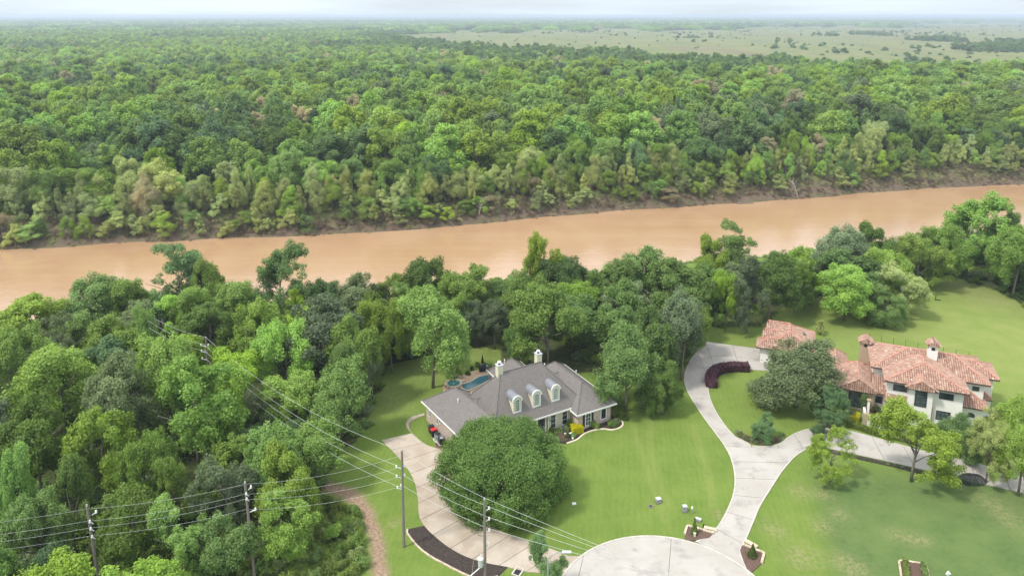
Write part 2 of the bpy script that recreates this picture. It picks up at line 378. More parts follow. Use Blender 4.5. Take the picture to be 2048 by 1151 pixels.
dn = m.math('MULTIPLY', m.attr('dry'), m.noise(1.8, 8, .8, lo=.44, hi=.56, b=.85)); c = m.mix(dn, c, m.mix(g2, (.29,.27,.13), (.20,.18,.09)))
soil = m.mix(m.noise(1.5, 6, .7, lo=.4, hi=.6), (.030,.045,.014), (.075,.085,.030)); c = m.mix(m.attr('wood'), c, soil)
mead = m.mix(m.noise(.012, 5, .6, vec=m.pos((1,.35,1)), lo=.35, hi=.65), (.140,.165,.050), (.195,.195,.080)); mead = m.mix(m.noise(.02, 6, .7, vec=m.pos((1,.3,1)), lo=.52, hi=.62), mead, (.12,.15,.07))
mead = m.mix(m.noise(.006, 3, .6, vec=m.pos((1,.2,1)), lo=.55, hi=.65, b=.6), mead, (.17,.13,.085))
c = m.mix(m.attr('meadow'), c, mead)
bk = m.mix(m.noise(.5, 6, .65, lo=.35, hi=.65), (.095,.068,.050), (.160,.118,.088)); bk = m.mix(m.noise(.25, 5, .6, lo=.5, hi=.65), bk, (.10,.095,.05)); c = m.mix(m.attr('bank'), c, bk)
c = m.mix(m.attr('dirt'), c, m.mix(m.noise(2.5, 7, .7, lo=.35, hi=.65), (.17,.105,.07), (.36,.26,.19)))
m.col(c, .95); m.b.inputs['Specular IOR Level'].default_value = .1; m.bump(m.noise(4, 6, .75), .5, .12)
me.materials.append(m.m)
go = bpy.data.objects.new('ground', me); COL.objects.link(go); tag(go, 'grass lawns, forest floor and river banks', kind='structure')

# river
xs = np.linspace(-1200, 1600, 281); mb = MB(); vs = []
for x in xs: vs += [(x, float(ynear(x))-6, -8.0), (x, float(yfar(x))+6, -8.0)]
mb.add(vs, [(2*i, 2*i+2, 2*i+3, 2*i+1) for i in range(len(xs)-1)])
m = M_('muddy_water')
r1 = m.noise(.045, 4, .5, vec=m.pos((1,.8,1)), lo=.35, hi=.65)
st_ = m.n('ShaderNodeMapping'); st_.inputs['Rotation'].default_value = (0,0,-.235); st_.inputs['Scale'].default_value = (.010,.11,1); gs_ = m.n('ShaderNodeNewGeometry'); m.l(gs_.outputs['Position'], st_.inputs['Vector'])
c = m.mix(r1, (.375,.222,.118), (.43,.270,.155)); c = m.mix(m.noise(1.0, 6, .65, vec=st_.outputs[0], lo=.45, hi=.68, b=.28), c, (.50,.35,.23)); m.col(c, .07); m.l(m.noise(.03, 4, .6, vec=m.pos((1,1.6,1)), lo=.4, hi=.62, a=.03, b=.14), m.b.inputs['Roughness']); m.b.inputs['Specular IOR Level'].default_value = 1.0; m.b.inputs['IOR'].default_value = 1.6
rot = m.n('ShaderNodeMapping'); rot.inputs['Rotation'].default_value = (0,0,-.5); rot.inputs['Scale'].default_value = (.8,1.3,1)
g_ = m.n('ShaderNodeNewGeometry'); m.l(g_.outputs['Position'], rot.inputs['Vector'])
wv = m.noise(.9, 5, .6, vec=rot.outputs[0]); wv2 = m.noise(.33, 3, .5, vec=rot.outputs[0]); m.bump(m.math('ADD', wv, m.math('MULTIPLY', wv2, .8)), .24, .25)
mb.build('river_water', m.m, label='muddy orange-brown river between wooded banks', kind='structure')

# ------------------------------------------------------------------ foliage meshes
def leaf_mesh(name, mat, seed, R, z0, z1, nclump, nleaf, leaf, cr=(.09,.18), lobes=13, lrad=(.34,.66), lsz=(.24,.48), inner=.12, top=0.0, trunk=None, clumpvar=.6, updown=-.45, shape='round', jit=.85, aspect=.75):
    rg = np.random.default_rng(seed)
    hz = (z1-z0)/2; cz = (z0+z1)/2
    # a few big lobes, each carrying smaller sprays on its outside
    d = rg.normal(size=(lobes*6, 3)); d /= np.linalg.norm(d, axis=1)[:, None]; d = d[d[:, 2] > updown][:lobes]; lobes = len(d)
    lc = d*rg.uniform(lrad[0], lrad[1], lobes)[:, None]*np.array([R, R, hz*1.25]); lr = rg.uniform(lsz[0], lsz[1], lobes)
    if shape == 'willow': lc[:, :2] *= .75
    li = rg.integers(0, lobes, nclump*3)
    e = rg.normal(size=(nclump*3, 3)); e[:, 2] += .35; e /= np.linalg.norm(e, axis=1)[:, None]
    cc = lc[li]+e*(lr[li]*rg.uniform(.55, 1.18, nclump*3))[:, None]*np.array([R, R, min(hz, R*1.0)])*.8
    qn = np.linalg.norm(cc/np.array([R, R, hz]), axis=1); o_ = (qn > .42) & (qn < 1.08) & (e[:, 2]+rg.uniform(-.2,.9,len(e)) > updown)
    cc = cc[o_][:nclump]; li = li[o_][:nclump]; nclump = len(cc)
    if shape == 'dome':
        dd = rg.normal(size=(nclump, 3)); dd /= np.linalg.norm(dd, axis=1)[:, None]; dd[:, 2] = np.where(dd[:, 2] < -.55, -dd[:, 2], dd[:, 2])
        bmp = 1+.10*np.sin(dd[:,0]*7+1)*np.sin(dd[:,1]*6+2)+.08*np.sin(dd[:,2]*9+dd[:,0]*5)+.04*np.sin(dd[:,0]*15)*np.sin(dd[:,2]*17+dd[:,1]*11)+rg.uniform(-.09,.05,nclump)
        cc = dd*(bmp*rg.choice([.93,.86,.72], nclump, p=[.6,.25,.15]))[:, None]*np.array([R, R, hz]); li = rg.integers(0, lobes, nclump)
    if shape == 'willow':
        cc[:, :2] *= (1.0-.22*np.clip(cc[:, 2:3]/hz, 0, 1))
    rr = rg.uniform(cr[0], cr[1], nclump)*R
    if shape == 'willow': rr *= (1.0-.2*np.clip(cc[:, 2]/hz, 0, 1))
    wts = rr**2; wts /= wts.sum()
    k = rg.choice(nclump, nleaf, p=wts)
    e = rg.normal(size=(nleaf, 3)); e[:, 2] += .25; e /= np.linalg.norm(e, axis=1)[:, None]
    p = cc[k]+e*(rr[k]*rg.uniform(.45, 1.15, nleaf)*np.where(rg.random(nleaf) < .06, 1.35, 1))[:, None]*np.array([1, 1, .8])
    # fill the stated height and width, then drop those buried in the middle
    sx = R/np.percentile(np.hypot(p[:,0], p[:,1]), 98.5); lo, hi = np.percentile(p[:,2], [.7, 99.5])
    p[:, :2] *= sx; p[:, 2] = (p[:,2]-lo)/(hi-lo)*2*hz-hz
    q = np.linalg.norm(p/np.array([R, R, hz]), axis=1)
    keep = (q > .38) | (rg.random(nleaf) < inner); p = p[keep]; e = e[keep]; k = k[keep]; n = len(p)
    out = p/np.array([R, R, hz]); out /= np.linalg.norm(out, axis=1)[:, None]+1e-6
    nrm = e*.6+out*.5+rg.normal(size=(n, 3))*jit*.72; nrm[:, 2] += .12
    nrm /= np.linalg.norm(nrm, axis=1)[:, None]
    a = np.cross(nrm, rg.normal(size=(n, 3))); a /= np.linalg.norm(a, axis=1)[:, None]; b = np.cross(nrm, a)
    sz = leaf*rg.uniform(.55, 1.25, n)[:, None]
    a *= sz*.5; b *= sz*.5*aspect
    p[:, 2] += cz; bend = nrm*sz*.12
    V = np.stack([p-a-b*.7, p+a*.9-b*.5-bend, p+a*.1+b*1.2+bend], 1).reshape(-1, 3)
    quads = np.arange(3*n).reshape(-1, 3)
    tint = np.clip(clumpvar*(.5*rg.random(nclump)[k]+.5*rg.random(lobes)[li[k]])+(1-clumpvar)*rg.random(n), 0, 1)
    me = bpy.data.meshes.new(name)
    nq = n
    if trunk:
        tb = MB(); tb.v = []
        trunk_into(tb, rg, R, z0, z1, trunk)
        tv = np.array(tb.v); tf = np.array([q for f in tb.f if len(f) == 4 for q in ((f[0],f[1],f[2]),(f[0],f[2],f[3]))])
        quads = np.concatenate([quads, tf+len(V)]); V = np.concatenate([V, tv]); nq = n
    fast_mesh(me, V, quads)
    at = me.attributes.new('tint', 'FLOAT', 'FACE'); tt = np.zeros(len(quads), np.float32); tt[:n] = tint; at.data.foreach_set('value', tt)
    me.materials.append(mat)
    if trunk:
        me.materials.append(BARK); mi = np.zeros(len(quads), np.int32); mi[nq:] = 1; me.polygons.foreach_set('material_index', mi)
    return me
def trunk_into(mb, rg, R, z0, z1, r):
    H = z0+(z1-z0)*.55; lean = rg.normal(size=2)*.02*H
    mb.tube([(0,0,-.4), (lean[0]*.3,lean[1]*.3,H*.3), (lean[0],lean[1],H*.65), (lean[0]*1.3,lean[1]*1.3,H)], r, 6, r1=r*.4)
    for i in range(6):
        t = 2*math.pi*(i+rg.random()*.6)/6; zz = H*(.42+.07*i); L = R*rg.uniform(.5, .75)
        ex, ey = math.cos(t)*L, math.sin(t)*L; up = (z1-z0)*rg.uniform(.15, .38)
        mb.tube([(lean[0]*.8,lean[1]*.8,zz), (ex*.45,ey*.45,zz+up*.5), (ex,ey,zz+up)], r*.45, 5, r1=r*.12)
def trunk_mesh(name, seed, R, z0, z1, r, mat=None):
    mb = MB(); trunk_into(mb, np.random.default_rng(seed), R, z0, z1, r)
    me = mb.mesh(name, mat or BARK); me.polygons.foreach_set('use_smooth', [True]*len(me.polygons)); return me

NOM_R, NOM_H = 5.0, 13.0
SHAPES = {}
for i in range(5):
    SHAPES['round%d' % i] = (dict(seed=10+i, R=NOM_R, updown=-.6, z0=3.6, z1=NOM_H, nclump=170+8*i, nleaf=42000, leaf=.29), .24)
for i in range(3):
    SHAPES['low%d' % i] = (dict(seed=110+i, R=NOM_R, z0=.9, z1=NOM_H, nclump=220, nleaf=46000, leaf=.27, lobes=16, lrad=(.4,.66), lsz=(.26,.42)), .24)
for i in range(3):
    SHAPES['high%d' % i] = (dict(seed=90+i, R=NOM_R, z0=3.4, z1=NOM_H, nclump=190, nleaf=42000, leaf=.28), .24)
for i in range(3):
    SHAPES['loose%d' % i] = (dict(seed=30+i, R=NOM_R, z0=1.8, z1=NOM_H, nclump=170, nleaf=32000, leaf=.25, cr=(.07,.13), lobes=13, inner=.05), .2)
for i in range(3):
    SHAPES['willow%d' % i] = (dict(seed=50+i, R=NOM_R, z0=1.0, z1=NOM_H, nclump=130, nleaf=28000, leaf=.30, cr=(.11,.20), shape='willow', aspect=.4), .16)
for i in range(2):
    SHAPES['bush%d' % i] = (dict(seed=70+i, R=NOM_R, z0=-1.0, z1=NOM_H, nclump=60, nleaf=18000, leaf=.42, updown=-.1), .2)
_cm = {}; _tm = {}
def crown_me(shape, kind):
    k = (shape, kind)
    if k not in _cm:
        if ('base', shape) not in _cm:
            _cm[('base', shape)] = leaf_mesh('crown', LEAF[kind], **SHAPES[shape][0]); me = _cm[('base', shape)]
            _cm[k] = me
        else:
            me = _cm[('base', shape)].copy(); me.materials[0] = LEAF[kind]; _cm[k] = me
    return _cm[k]
def trunk_me(shape):
    if shape not in _tm:
        a = SHAPES[shape][0]; _tm[shape] = trunk_mesh('trunk', a['seed'], a['R'], a['z0'], a['z1'], SHAPES[shape][1])
    return _tm[shape]
rnd = random.Random(5)
TREES = []
def tree(x, y, R, H, shape, kind, label, name='tree', cat='tree', group=None, z=None, crown=None):
    zb = gz(x, y) if z is None else z
    t = empty(name, (x, y, zb), rnd.uniform(0, 6.28), label=label, cat=cat, group=group)
    sc = (R/NOM_R, R/NOM_R, H/NOM_H)
    inst('crown', crown or crown_me(shape, kind), t, scale=sc)
    if not shape.startswith('bush'):
        inst('trunk', trunk_me(shape), t, scale=(max(.6, min(1.5, sc[0])),)*2+(sc[2],))
    TREES.append((x, y, R)); return t
# ------------------------------------------------------------------ paved surfaces
def resample(pl, n):
    pl = [Vector((*p, 0)) for p in pl]; L = [0]
    for a, b in zip(pl[:-1], pl[1:]): L.append(L[-1]+(b-a).length)
    out = []
    for i in range(n):
        t = L[-1]*i/(n-1); k = max(j for j in range(len(L)-1) if L[j] <= t+1e-9)
        out.append(pl[k].lerp(pl[k+1], min(1, (t-L[k])/max(1e-6, L[k+1]-L[k]))))
    return out
def strip(parent, left, right, nslab, mat, ncols=1, top=.07, sub=4, gap=.035, part='slab'):
    N = nslab*sub+1; A = resample(left, N); B = resample(right, N)
    base = MB(); vs = [(p.x, p.y, .03) for p in A]+[(p.x, p.y, .03) for p in B]
    base.add(vs, [(i, N+i, N+i+1, i+1) for i in range(N-1)]); base.build('joint_base', JOINT, parent)
    for s_ in range(nslab):
        for c_ in range(ncols):
            l, r = [], []
            for i in range(sub+1):
                k = s_*sub+i; a, b = A[k], B[k]; w_ = (b-a).length
                f0 = c_/ncols+(gap/w_ if c_ else 0); f1 = (c_+1)/ncols-(gap/w_ if c_ < ncols-1 else 0)
                l.append(a.lerp(b, f0)); r.append(a.lerp(b, f1))
            for q in (l, r):
                q[0] = q[0].lerp(q[1], min(.4, gap/max(.05, (q[1]-q[0]).length))); q[-1] = q[-1].lerp(q[-2], min(.4, gap/max(.05, (q[-1]-q[-2]).length)))
            mb = MB(); n = sub+1
            vs = [(p.x,p.y,top) for p in l]+[(p.x,p.y,top) for p in r]+[(p.x,p.y,.0) for p in l]+[(p.x,p.y,.0) for p in r]
            f = [(i, n+i, n+i+1, i+1) for i in range(sub)]
            f += [(2*n+i, i, i+1, 2*n+i+1) for i in range(sub)]+[(n+i, 3*n+i, 3*n+i+1, n+i+1) for i in range(sub)]
            f += [(0, 2*n, 3*n, n), (n-1, 2*n-1, 4*n-1, 3*n-1)]
            mb.add(vs, f).build(part, mat, parent)
    return A, B
def clip(poly, p, d):   # keep the side where cross(d, q-p) > 0
    out = []; n = len(poly)
    sd = [d[0]*(q[1]-p[1])-d[1]*(q[0]-p[0]) for q in poly]
    for i in range(n):
        a, b = poly[i], poly[(i+1) % n]; sa, sb = sd[i], sd[(i+1) % n]
        if sa >= 0: out.append(a)
        if (sa > 0) != (sb > 0) and sa != sb:
            t = sa/(sa-sb); out.append((a[0]+(b[0]-a[0])*t, a[1]+(b[1]-a[1])*t))
    return out
def curb(name, pts, w_, h, mat, parent=None, z=0.0, **k):
    """a low edging that follows pts"""
    P = [Vector((*p, 0)) for p in pts]; N = len(P); mb = MB(); vs = []
    for i, p in enumerate(P):
        d = (P[min(i+1,N-1)]-P[max(i-1,0)]).normalized(); n_ = Vector((-d.y, d.x, 0))*w_/2
        vs += [(p.x+n_.x,p.y+n_.y,z-.1), (p.x+n_.x,p.y+n_.y,z+h), (p.x-n_.x,p.y-n_.y,z+h), (p.x-n_.x,p.y-n_.y,z-.1)]
    fs = []
    for i in range(N-1):
        a = 4*i; b = a+4; fs += [(a,b,b+1,a+1),(a+1,b+1,b+2,a+2),(a+2,b+2,b+3,a+3)]
    fs += [(0,1,2,3), (4*N-1,4*N-2,4*N-3,4*N-4)]
    return mb.add(vs, fs).build(name, mat, parent, **k)
def smoothline(pts, n=6):
    """Catmull-Rom through pts"""
    P = [Vector((*p, 0)) for p in pts]; P = [P[0]]+P+[P[-1]]; out = []
    for i in range(1, len(P)-2):
        for k in range(n):
            t = k/n; a, b, c_, d = P[i-1], P[i], P[i+1], P[i+2]
            q = .5*((2*b)+(-a+c_)*t+(2*a-5*b+4*c_-d)*t*t+(-a+3*b-3*c_+d)*t**3); out.append((q.x, q.y))
    out.append((P[-2].x, P[-2].y)); return out
def sheet(name, poly, z, mat, parent=None, thick=.05, **k):
    """a flat bed or floor following poly"""
    mb = MB(); n = len(poly)
    if sum(poly[i][0]*poly[(i+1)%n][1]-poly[(i+1)%n][0]*poly[i][1] for i in range(n)) < 0: poly = poly[::-1]
    from mathutils.geometry import tessellate_polygon
    tr_ = tessellate_polygon([[Vector((x, y, 0)) for x, y in poly]]); n = len(poly); zb = z-max(thick, .15)
    vs = [(x, y, z) for x, y in poly]+[(x, y, zb) for x, y in poly]
    fs = [tuple(t) if (Vector((*poly[t[1]],0))-Vector((*poly[t[0]],0))).cross(Vector((*poly[t[2]],0))-Vector((*poly[t[0]],0))).z > 0 else tuple(t)[::-1] for t in tr_]
    fs += [(i, i+n, (i+1)%n+n, (i+1)%n) for i in range(n)]
    me = MB().add(vs, fs).mesh(name, mat)
    o = bpy.data.objects.new(name, me); COL.objects.link(o); o.parent = parent; return tag(o, **k)

# right driveway of pale slabs
dr = empty('driveway', label='pale concrete driveway curving up to the tile-roofed house', kind='structure')
A_l = GP([(1450,892),(1462,915),(1470,950),(1468,985),(1455,1020),(1437,1052),(1418,1071),(1392,1083)])
A_r = GP([(1612,898),(1590,912),(1565,940),(1545,970),(1520,1010),(1505,1045),(1490,1080),(1481,1098),(1482,1112),(1489,1128),(1497,1147)])
strip(dr, smoothline(A_l), smoothline(A_r), 6, CONC)
B_l = GP([(1450,892),(1438,875),(1408,835),(1385,800),(1372,775),(1369,752),(1376,730),(1392,705),(1410,683)])
B_r = GP([(1502,893.9),(1497,887),(1486,881),(1468,871),(1450,851),(1433,826),(1421,800),(1416,778),(1419,758),(1432,743)])
strip(dr, smoothline(B_l), smoothline(B_r), 7, CONC)
C_u = GP([(1504,891.5),(1530,893),(1556,889),(1578,874),(1600,863),(1625,857),(1660,856),(1700,862),(1760,878),(1850,903),(1940,923),(2048,956),(2160,990)])
C_l = GP([(1504,894),(1540,895.3),(1575,896.6),(1612,898),(1628,893),(1650,895),(1700,906),(1760,919),(1850,940),(1940,962),(2048,986),(2160,1020)])
strip(dr, smoothline(C_u), smoothline(C_l), 11, CONC, top=.066)
fill = GP([(1450,892),(1502,889),(1530,893),(1556,889),(1578,874),(1600,863),(1628,893),(1612,898)])
strip(dr, GP([(1410,683),(1462,690),(1515,697),(1640,716)]), GP([(1432,743),(1480,738),(1530,741),(1640,760)]), 4, CONC, ncols=2)
curb('curb', smoothline(A_l)[::2]+[], .18, .10, CURB, dr); curb('curb', smoothline(A_r)[::2], .18, .10, CURB, dr)
curb('curb', smoothline(B_l)[::2], .15, .10, CURB, dr); curb('curb', smoothline(B_r)[::2], .15, .10, CURB, dr); curb('curb', smoothline(C_u)[::2], .15, .10, CURB, dr)

# left driveway of brownish slabs
dl = empty('driveway', label='brownish stained concrete driveway passing under the round oak', kind='structure')
L_l = GP([(763,880),(790,907),(815,937),(830,967),(836,1000),(838,1030),(850,1053),(875,1077),(905,1099),(940,1116),(980,1127),(1018,1134),(1052,1143)])
L_r = GP([(824,866),(850,888),(880,898),(915,910),(925,935),(922,965),(922,990),(930,1012),(948,1032),(975,1050),(1010,1065),(1066,1085),(1118,1103)])
strip(dl, smoothline(L_l), smoothline(L_r), 11, CONCB)
strip(dl, GP([(880,898),(900,897),(925,896),(960,893)]), GP([(915,912),(930,915),(950,915),(980,915)]), 2, CONCB)
strip(dl, GP([(1052,1143),(1090,1146),(1128,1149)]), GP([(1118,1103),(1138,1112),(1160,1112)]), 1, CONCB, top=.075)
# cul-de-sac
cc_, cr_ = (15.91, 63.31), 11.92
cd = empty('street', label='round concrete turning circle at the end of the street', kind='structure')
circ = [(cc_[0]+cr_*math.cos(t*math.pi/48), cc_[1]+cr_*math.sin(t*math.pi/48)) for t in range(96)]
MB().prism(circ, -.05, .06).build('joint_base', JOINT, cd)
ja, jb = G(1342,1083), G(1337,1151); jd = (ja[0]-jb[0], ja[1]-jb[1]); L_ = math.hypot(*jd); jd = (jd[0]/L_, jd[1]/L_); jn = (-jd[1], jd[0])
for off0, off1 in ((-30, -.03), (.03, 9.4), (9.46, 30)):
    p0 = (ja[0]+jn[0]*off0, ja[1]+jn[1]*off0); p1 = (ja[0]+jn[0]*off1, ja[1]+jn[1]*off1)
    pl = clip(clip(circ, p0, jd), p1, (-jd[0], -jd[1]))
    for (yy0, yy1) in ((30, 59.5), (59.56, 90)):
        q = clip(clip(pl, (0, yy0), (1, 0)), (0, yy1), (-1, 0))
        if len(q) > 2: MB().prism(q, 0, .09).build('slab', CONC, cd)
curb('curb', circ[2:60], .22, .13, CURB, cd)
strip(cd, [(12, 52.4), (10, 20)], [(20, 52.4), (18, 20)], 5, CONC, ncols=2, top=.08)
pl_ = smoothline(GP([(828,868),(815,857),(812,845),(822,834),(838,829),(848,826)]))
pr_ = smoothline(GP([(836,875),(821,861),(818,847),(828,839),(841,833),(850,830)]))
pw = empty('path', label='narrow curved tan footpath from driveway to house corner', kind='structure'); strip(pw, pl_, pr_, 6, CONCB, top=.06)
pw = empty('walkway', label='short pale walk from the round oak to the dark front door', kind='structure')
strip(pw, GP([(1068,872),(1078,866),(1082,860)]), GP([(1095,880),(1094,872),(1092,862)]), 3, PAVEW, top=.08)

# beds
bed = smoothline(GP([(815,1058),(848,1051)]))+smoothline(GP([(863,1066),(891,1088),(921,1102),(964,1117),(1016,1133)]))
low = smoothline(GP([(996,1153),(960,1158),(933,1150),(891,1129),(857,1110),(833,1090),(814,1066)]))
sheet('mulch_bed', bed+low[:-1], .06, MULCH, label='black mulch bed between brown driveway and utility poles', cat='mulch bed')
eb = empty('bed_edging', label='low stone edging around the black mulch bed', cat='edging')
ln = resample(low+[bed[0]], 62)
for a, b in zip(ln[:-1], ln[1:]):
    d = b-a; MB().box((0,0,.05), (d.length*.9, .2, .16+rnd.random()*.05)).build('stone', STONE, eb, ((a+b)/2).to_tuple(), math.atan2(d.y, d.x)+rnd.uniform(-.06,.06))
def stones(name, pts, n, label, w_=.26, h=.3):
    e = empty(name, label=label, cat='edging'); ln = resample(pts, n+1)
    for a, b in zip(ln[:-1], ln[1:]):
        d = b-a; MB().box((0,0,h/2-.03), (d.length*.9, w_, h+rnd.uniform(-.03,.03))).build('stone', STONE, e, ((a+b)/2).to_tuple(), math.atan2(d.y, d.x)+rnd.uniform(-.04,.04))
Z7 = lambda a, b: (1240+a/6.73, 980+b/6.73)
b1 = [Z7(905,490), Z7(1010,520), Z7(1130,545), Z7(1255,585), Z7(1200,640), Z7(1060,670), Z7(930,690), Z7(865,680), Z7(885,590)]
sheet('mulch_bed', GP(b1), .12, MULCHB, label='triangular brown mulch bed left of the driveway mouth', cat='mulch bed')
stones('bed_edging', GP([Z7(870,600), Z7(905,485), Z7(1265,590)]), 14, 'pale stone edging of the bed left of the driveway mouth')
b2 = [Z7(1640,745), Z7(1930,860), Z7(1945,890), Z7(1905,990), Z7(1760,1115), Z7(1715,1085), Z7(1650,930), Z7(1615,815)]
sheet('mulch_bed', GP(b2), .12, MULCHB, label='wedge of brown mulch right of the driveway mouth', cat='mulch bed')
stones('bed_edging', GP([Z7(1640,738), Z7(1940,855), Z7(1905,990)]), 14, 'pale stone edging of the bed right of the driveway mouth')
Z4 = lambda a, b: (1750+a/6.872, 1000+b/6.872)
b3 = [Z4(330,830), Z4(700,890), Z4(760,1150), Z4(370,1150)]
sheet('planting_bed', GP(b3), .1, MULCHB, label='small square bed with clipped yellow-green hedge at bottom edge of lawn', cat='planting bed')
stones('bed_edging', GP([Z4(390,1250), Z4(325,825), Z4(700,885), Z4(790,1250)]), 18, 'white stone kerb around the square hedge bed', .22, .22)

def bushmesh(name, kind, seed, R, H, n, leaf, flat=False, **k):
    return leaf_mesh(name, LEAF[kind], seed, R, -.1*H, H, 14, n, leaf, cr=(.3,.5), updown=-.05, inner=.1, **k)
def hedge_mesh(name, kind, seed, pts, w_, h, n, leaf):
    """clipped hedge: leaves over a long box following pts"""
    rg = np.random.default_rng(seed); P = np.array([(p[0], p[1]) for p in pts]); seg = np.diff(P, axis=0); L = np.hypot(seg[:,0], seg[:,1]); c0 = np.r_[0, np.cumsum(L)]
    t = rg.random(n)*c0[-1]; k = np.clip(np.searchsorted(c0, t)-1, 0, len(L)-1); d = seg[k]/L[k][:,None]; base = P[k]+d*(t-c0[k])[:,None]; nn = np.stack([-d[:,1], d[:,0]], 1)
    side = rg.random(n); off = np.where(side < .5, rg.uniform(-1, 1, n), np.where(side < .75, -1, 1))*w_/2; zz = np.where(side < .5, h, rg.uniform(0, h, n))
    nrm = np.zeros((n,3)); nrm[:,2] = (side < .5); m_ = side >= .5; nrm[m_,:2] = nn[m_]*np.sign(off[m_])[:,None]; nrm += rg.normal(size=(n,3))*.45; nrm /= np.linalg.norm(nrm,axis=1)[:,None]
    p = np.c_[base+nn*(off+rg.normal(size=n)*.05)[:,None], zz+rg.normal(size=n)*.05]
    a = np.cross(nrm, rg.normal(size=(n,3))); a /= np.linalg.norm(a,axis=1)[:,None]; b = np.cross(nrm,a); s_ = leaf*rg.uniform(.6,1.2,n)[:,None]; a *= s_*.5; b *= s_*.4
    V = np.stack([p-a-b,p+a-b,p+a+b,p-a+b],1).reshape(-1,3); me = bpy.data.meshes.new(name)
    core = MB(); cq = []
    for i in range(len(P)-1):
        u_ = seg[i]/L[i]; q = np.array([-u_[1],u_[0]])*w_*.42; v0 = len(V)+len(core.v)
        for pt in (P[i]+q, P[i]-q, P[i+1]-q, P[i+1]+q):
            core.v += [(pt[0],pt[1],0.0),(pt[0],pt[1],h*.92)]
        cq += [(v0+1,v0+3,v0+5,v0+7),(v0,v0+1,v0+7,v0+6),(v0+2,v0+4,v0+5,v0+3),(v0,v0+2,v0+3,v0+1),(v0+4,v0+6,v0+7,v0+5)]
    Q = np.concatenate([np.arange(4*n).reshape(-1,4), np.array(cq)]); fast_mesh(me, np.concatenate([V, np.array(core.v)]), Q)
    at = me.attributes.new('tint','FLOAT','FACE'); tt = np.zeros(len(Q), np.float32); tt[:n] = rg.random(n); at.data.foreach_set('value', tt); me.materials.append(LEAF[kind]); return me

def shrub(px, py, R, H, kind, label, seed=1, n=900, leaf=.2, name='shrub', group=None, xy=None):
    x, y = xy or G(px, py)
    o = inst(name, bushmesh(name, kind, seed, R, H, n, leaf), None, (x, y, 0), rnd.uniform(0,6)); tag(o, label, 'shrub', group); return o
inst('hedge', hedge_mesh('hedge', 'weed', 4, GP([Z4(410,845), Z4(440,1150)]), .5, .55, 900, .12), label='clipped yellow-green hedge on left side of the square bed', cat='hedge')
inst('hedge', hedge_mesh('hedge', 'weed', 5, GP([Z4(655,895), Z4(710,1150)]), .5, .55, 900, .12), label='clipped yellow-green hedge on right side of the square bed', cat='hedge')
def conifer(px, py, H, R, label, seed):
    x, y = G(px, py); t = empty('conifer', (x, y, .1), label=label, cat='conifer')
    rg = np.random.default_rng(seed); n = 1100; z = rg.random(n)**1.4; a = rg.random(n)*6.283; r = R*(1-z)*rg.uniform(.6,1.05,n)*(1+.18*np.sin(z*30))
    p = np.c_[r*np.cos(a), r*np.sin(a), .15+z*H]; nr = np.c_[np.cos(a),np.sin(a),np.full(n,.5)]+rg.normal(size=(n,3))*.4; nr /= np.linalg.norm(nr,axis=1)[:,None]
    A = np.cross(nr, rg.normal(size=(n,3))); A /= np.linalg.norm(A,axis=1)[:,None]; B = np.cross(nr,A); A *= .07; B *= .05
    V = np.stack([p-A-B,p+A-B,p+A+B,p-A+B],1).reshape(-1,3); me = bpy.data.meshes.new('crown'); fast_mesh(me, V, np.arange(4*n).reshape(-1,4)); me.materials.append(LEAF['hedge'])
    inst('crown', me, t); MB().tube([(0,0,-.1),(0,0,H*.8)], .05, 5, r1=.02).build('trunk', BARK, t)
conifer(*Z7(998,590), 1.9, .38, 'narrow dark conifer in the bed left of driveway mouth', 3)
conifer(*Z7(1780,895), 1.4, .5, 'dark cone-shaped conifer in the bed right of driveway mouth', 4)
x, y = G(*Z7(995,600)); MB().box((0,0,.1), (.22,.22,.2)).tube([(0,0,.2),(0,0,.42)], .12, 8, r1=.17).build('garden_urn', CREAM, None, (x, y-.3, .1), label='small cream garden ornament at the foot of narrow conifer', cat='ornament')

# utility pieces on the lawn
def utilbox(p, d, rz, mat, label, name='utility_box'):
    x, y = G(*p); t = empty(name, (x, y, 0), rz, label=label, cat='utility box')
    d = tuple(a*.8 for a in d); MB().box((0,0,.04), (d[0]+.15, d[1]+.15, .10)).build('pad', JOINT, t)
    MB().box((0,0,.09+d[2]/2), d).build('cabinet', mat, t)
    mb = MB(); x2, y2 = d[0]/2+.03, d[1]/2+.03; mb.box((0,0,.09+d[2]+.025), (d[0]+.06, d[1]+.06, .05)); mb.build('lid', GALV, t)
utilbox(Z7(515,160), (.75,.6,.55), .35, GREYM, 'grey metal cabinet with pale lid, farthest up the middle lawn')
utilbox(Z7(870,280), (.6,.55,.8), .05, GREYM, 'tall pale green-grey transformer box standing between other lawn boxes')
utilbox(Z7(1052,408), (.8,.4,.25), -.5, GREYM, 'low flat utility box just above the left mulch bed')
x, y = G(*Z7(415,215)); t = empty('valve_cover', (x, y, 0), label='round grey ground cover beside the farthest lawn cabinet', cat='valve cover')
MB().tube([(0,0,-.05),(0,0,.04)], .38, 14).build('ring', JOINT, t); MB().tube([(0,0,.04),(0,0,.09)], .16, 10).build('lid', DARKF, t)
x, y = G(*Z7(968,310)); t = empty('pedestal', (x, y, 0), label='slim pale telephone pedestal on the middle lawn', cat='pedestal')
MB().tube([(0,0,-.1),(0,0,.7)], .09, 8).build('post', GREYM, t); MB().tube([(0,0,.7),(0,0,.92)], .12, 8, r1=.1).build('cap', WHITE, t)
x, y = G(*Z7(1120,500)); t = empty('water_spigot', (x, y, 0), label='small dark spigot post near the left mulch bed', cat='spigot')
MB().tube([(0,0,-.1),(0,0,.5)], .07, 6).build('post', DARKF, t); MB().tube([(0,0,.45),(.22,0,.42)], .04, 6).build('handle', DARKF, t)
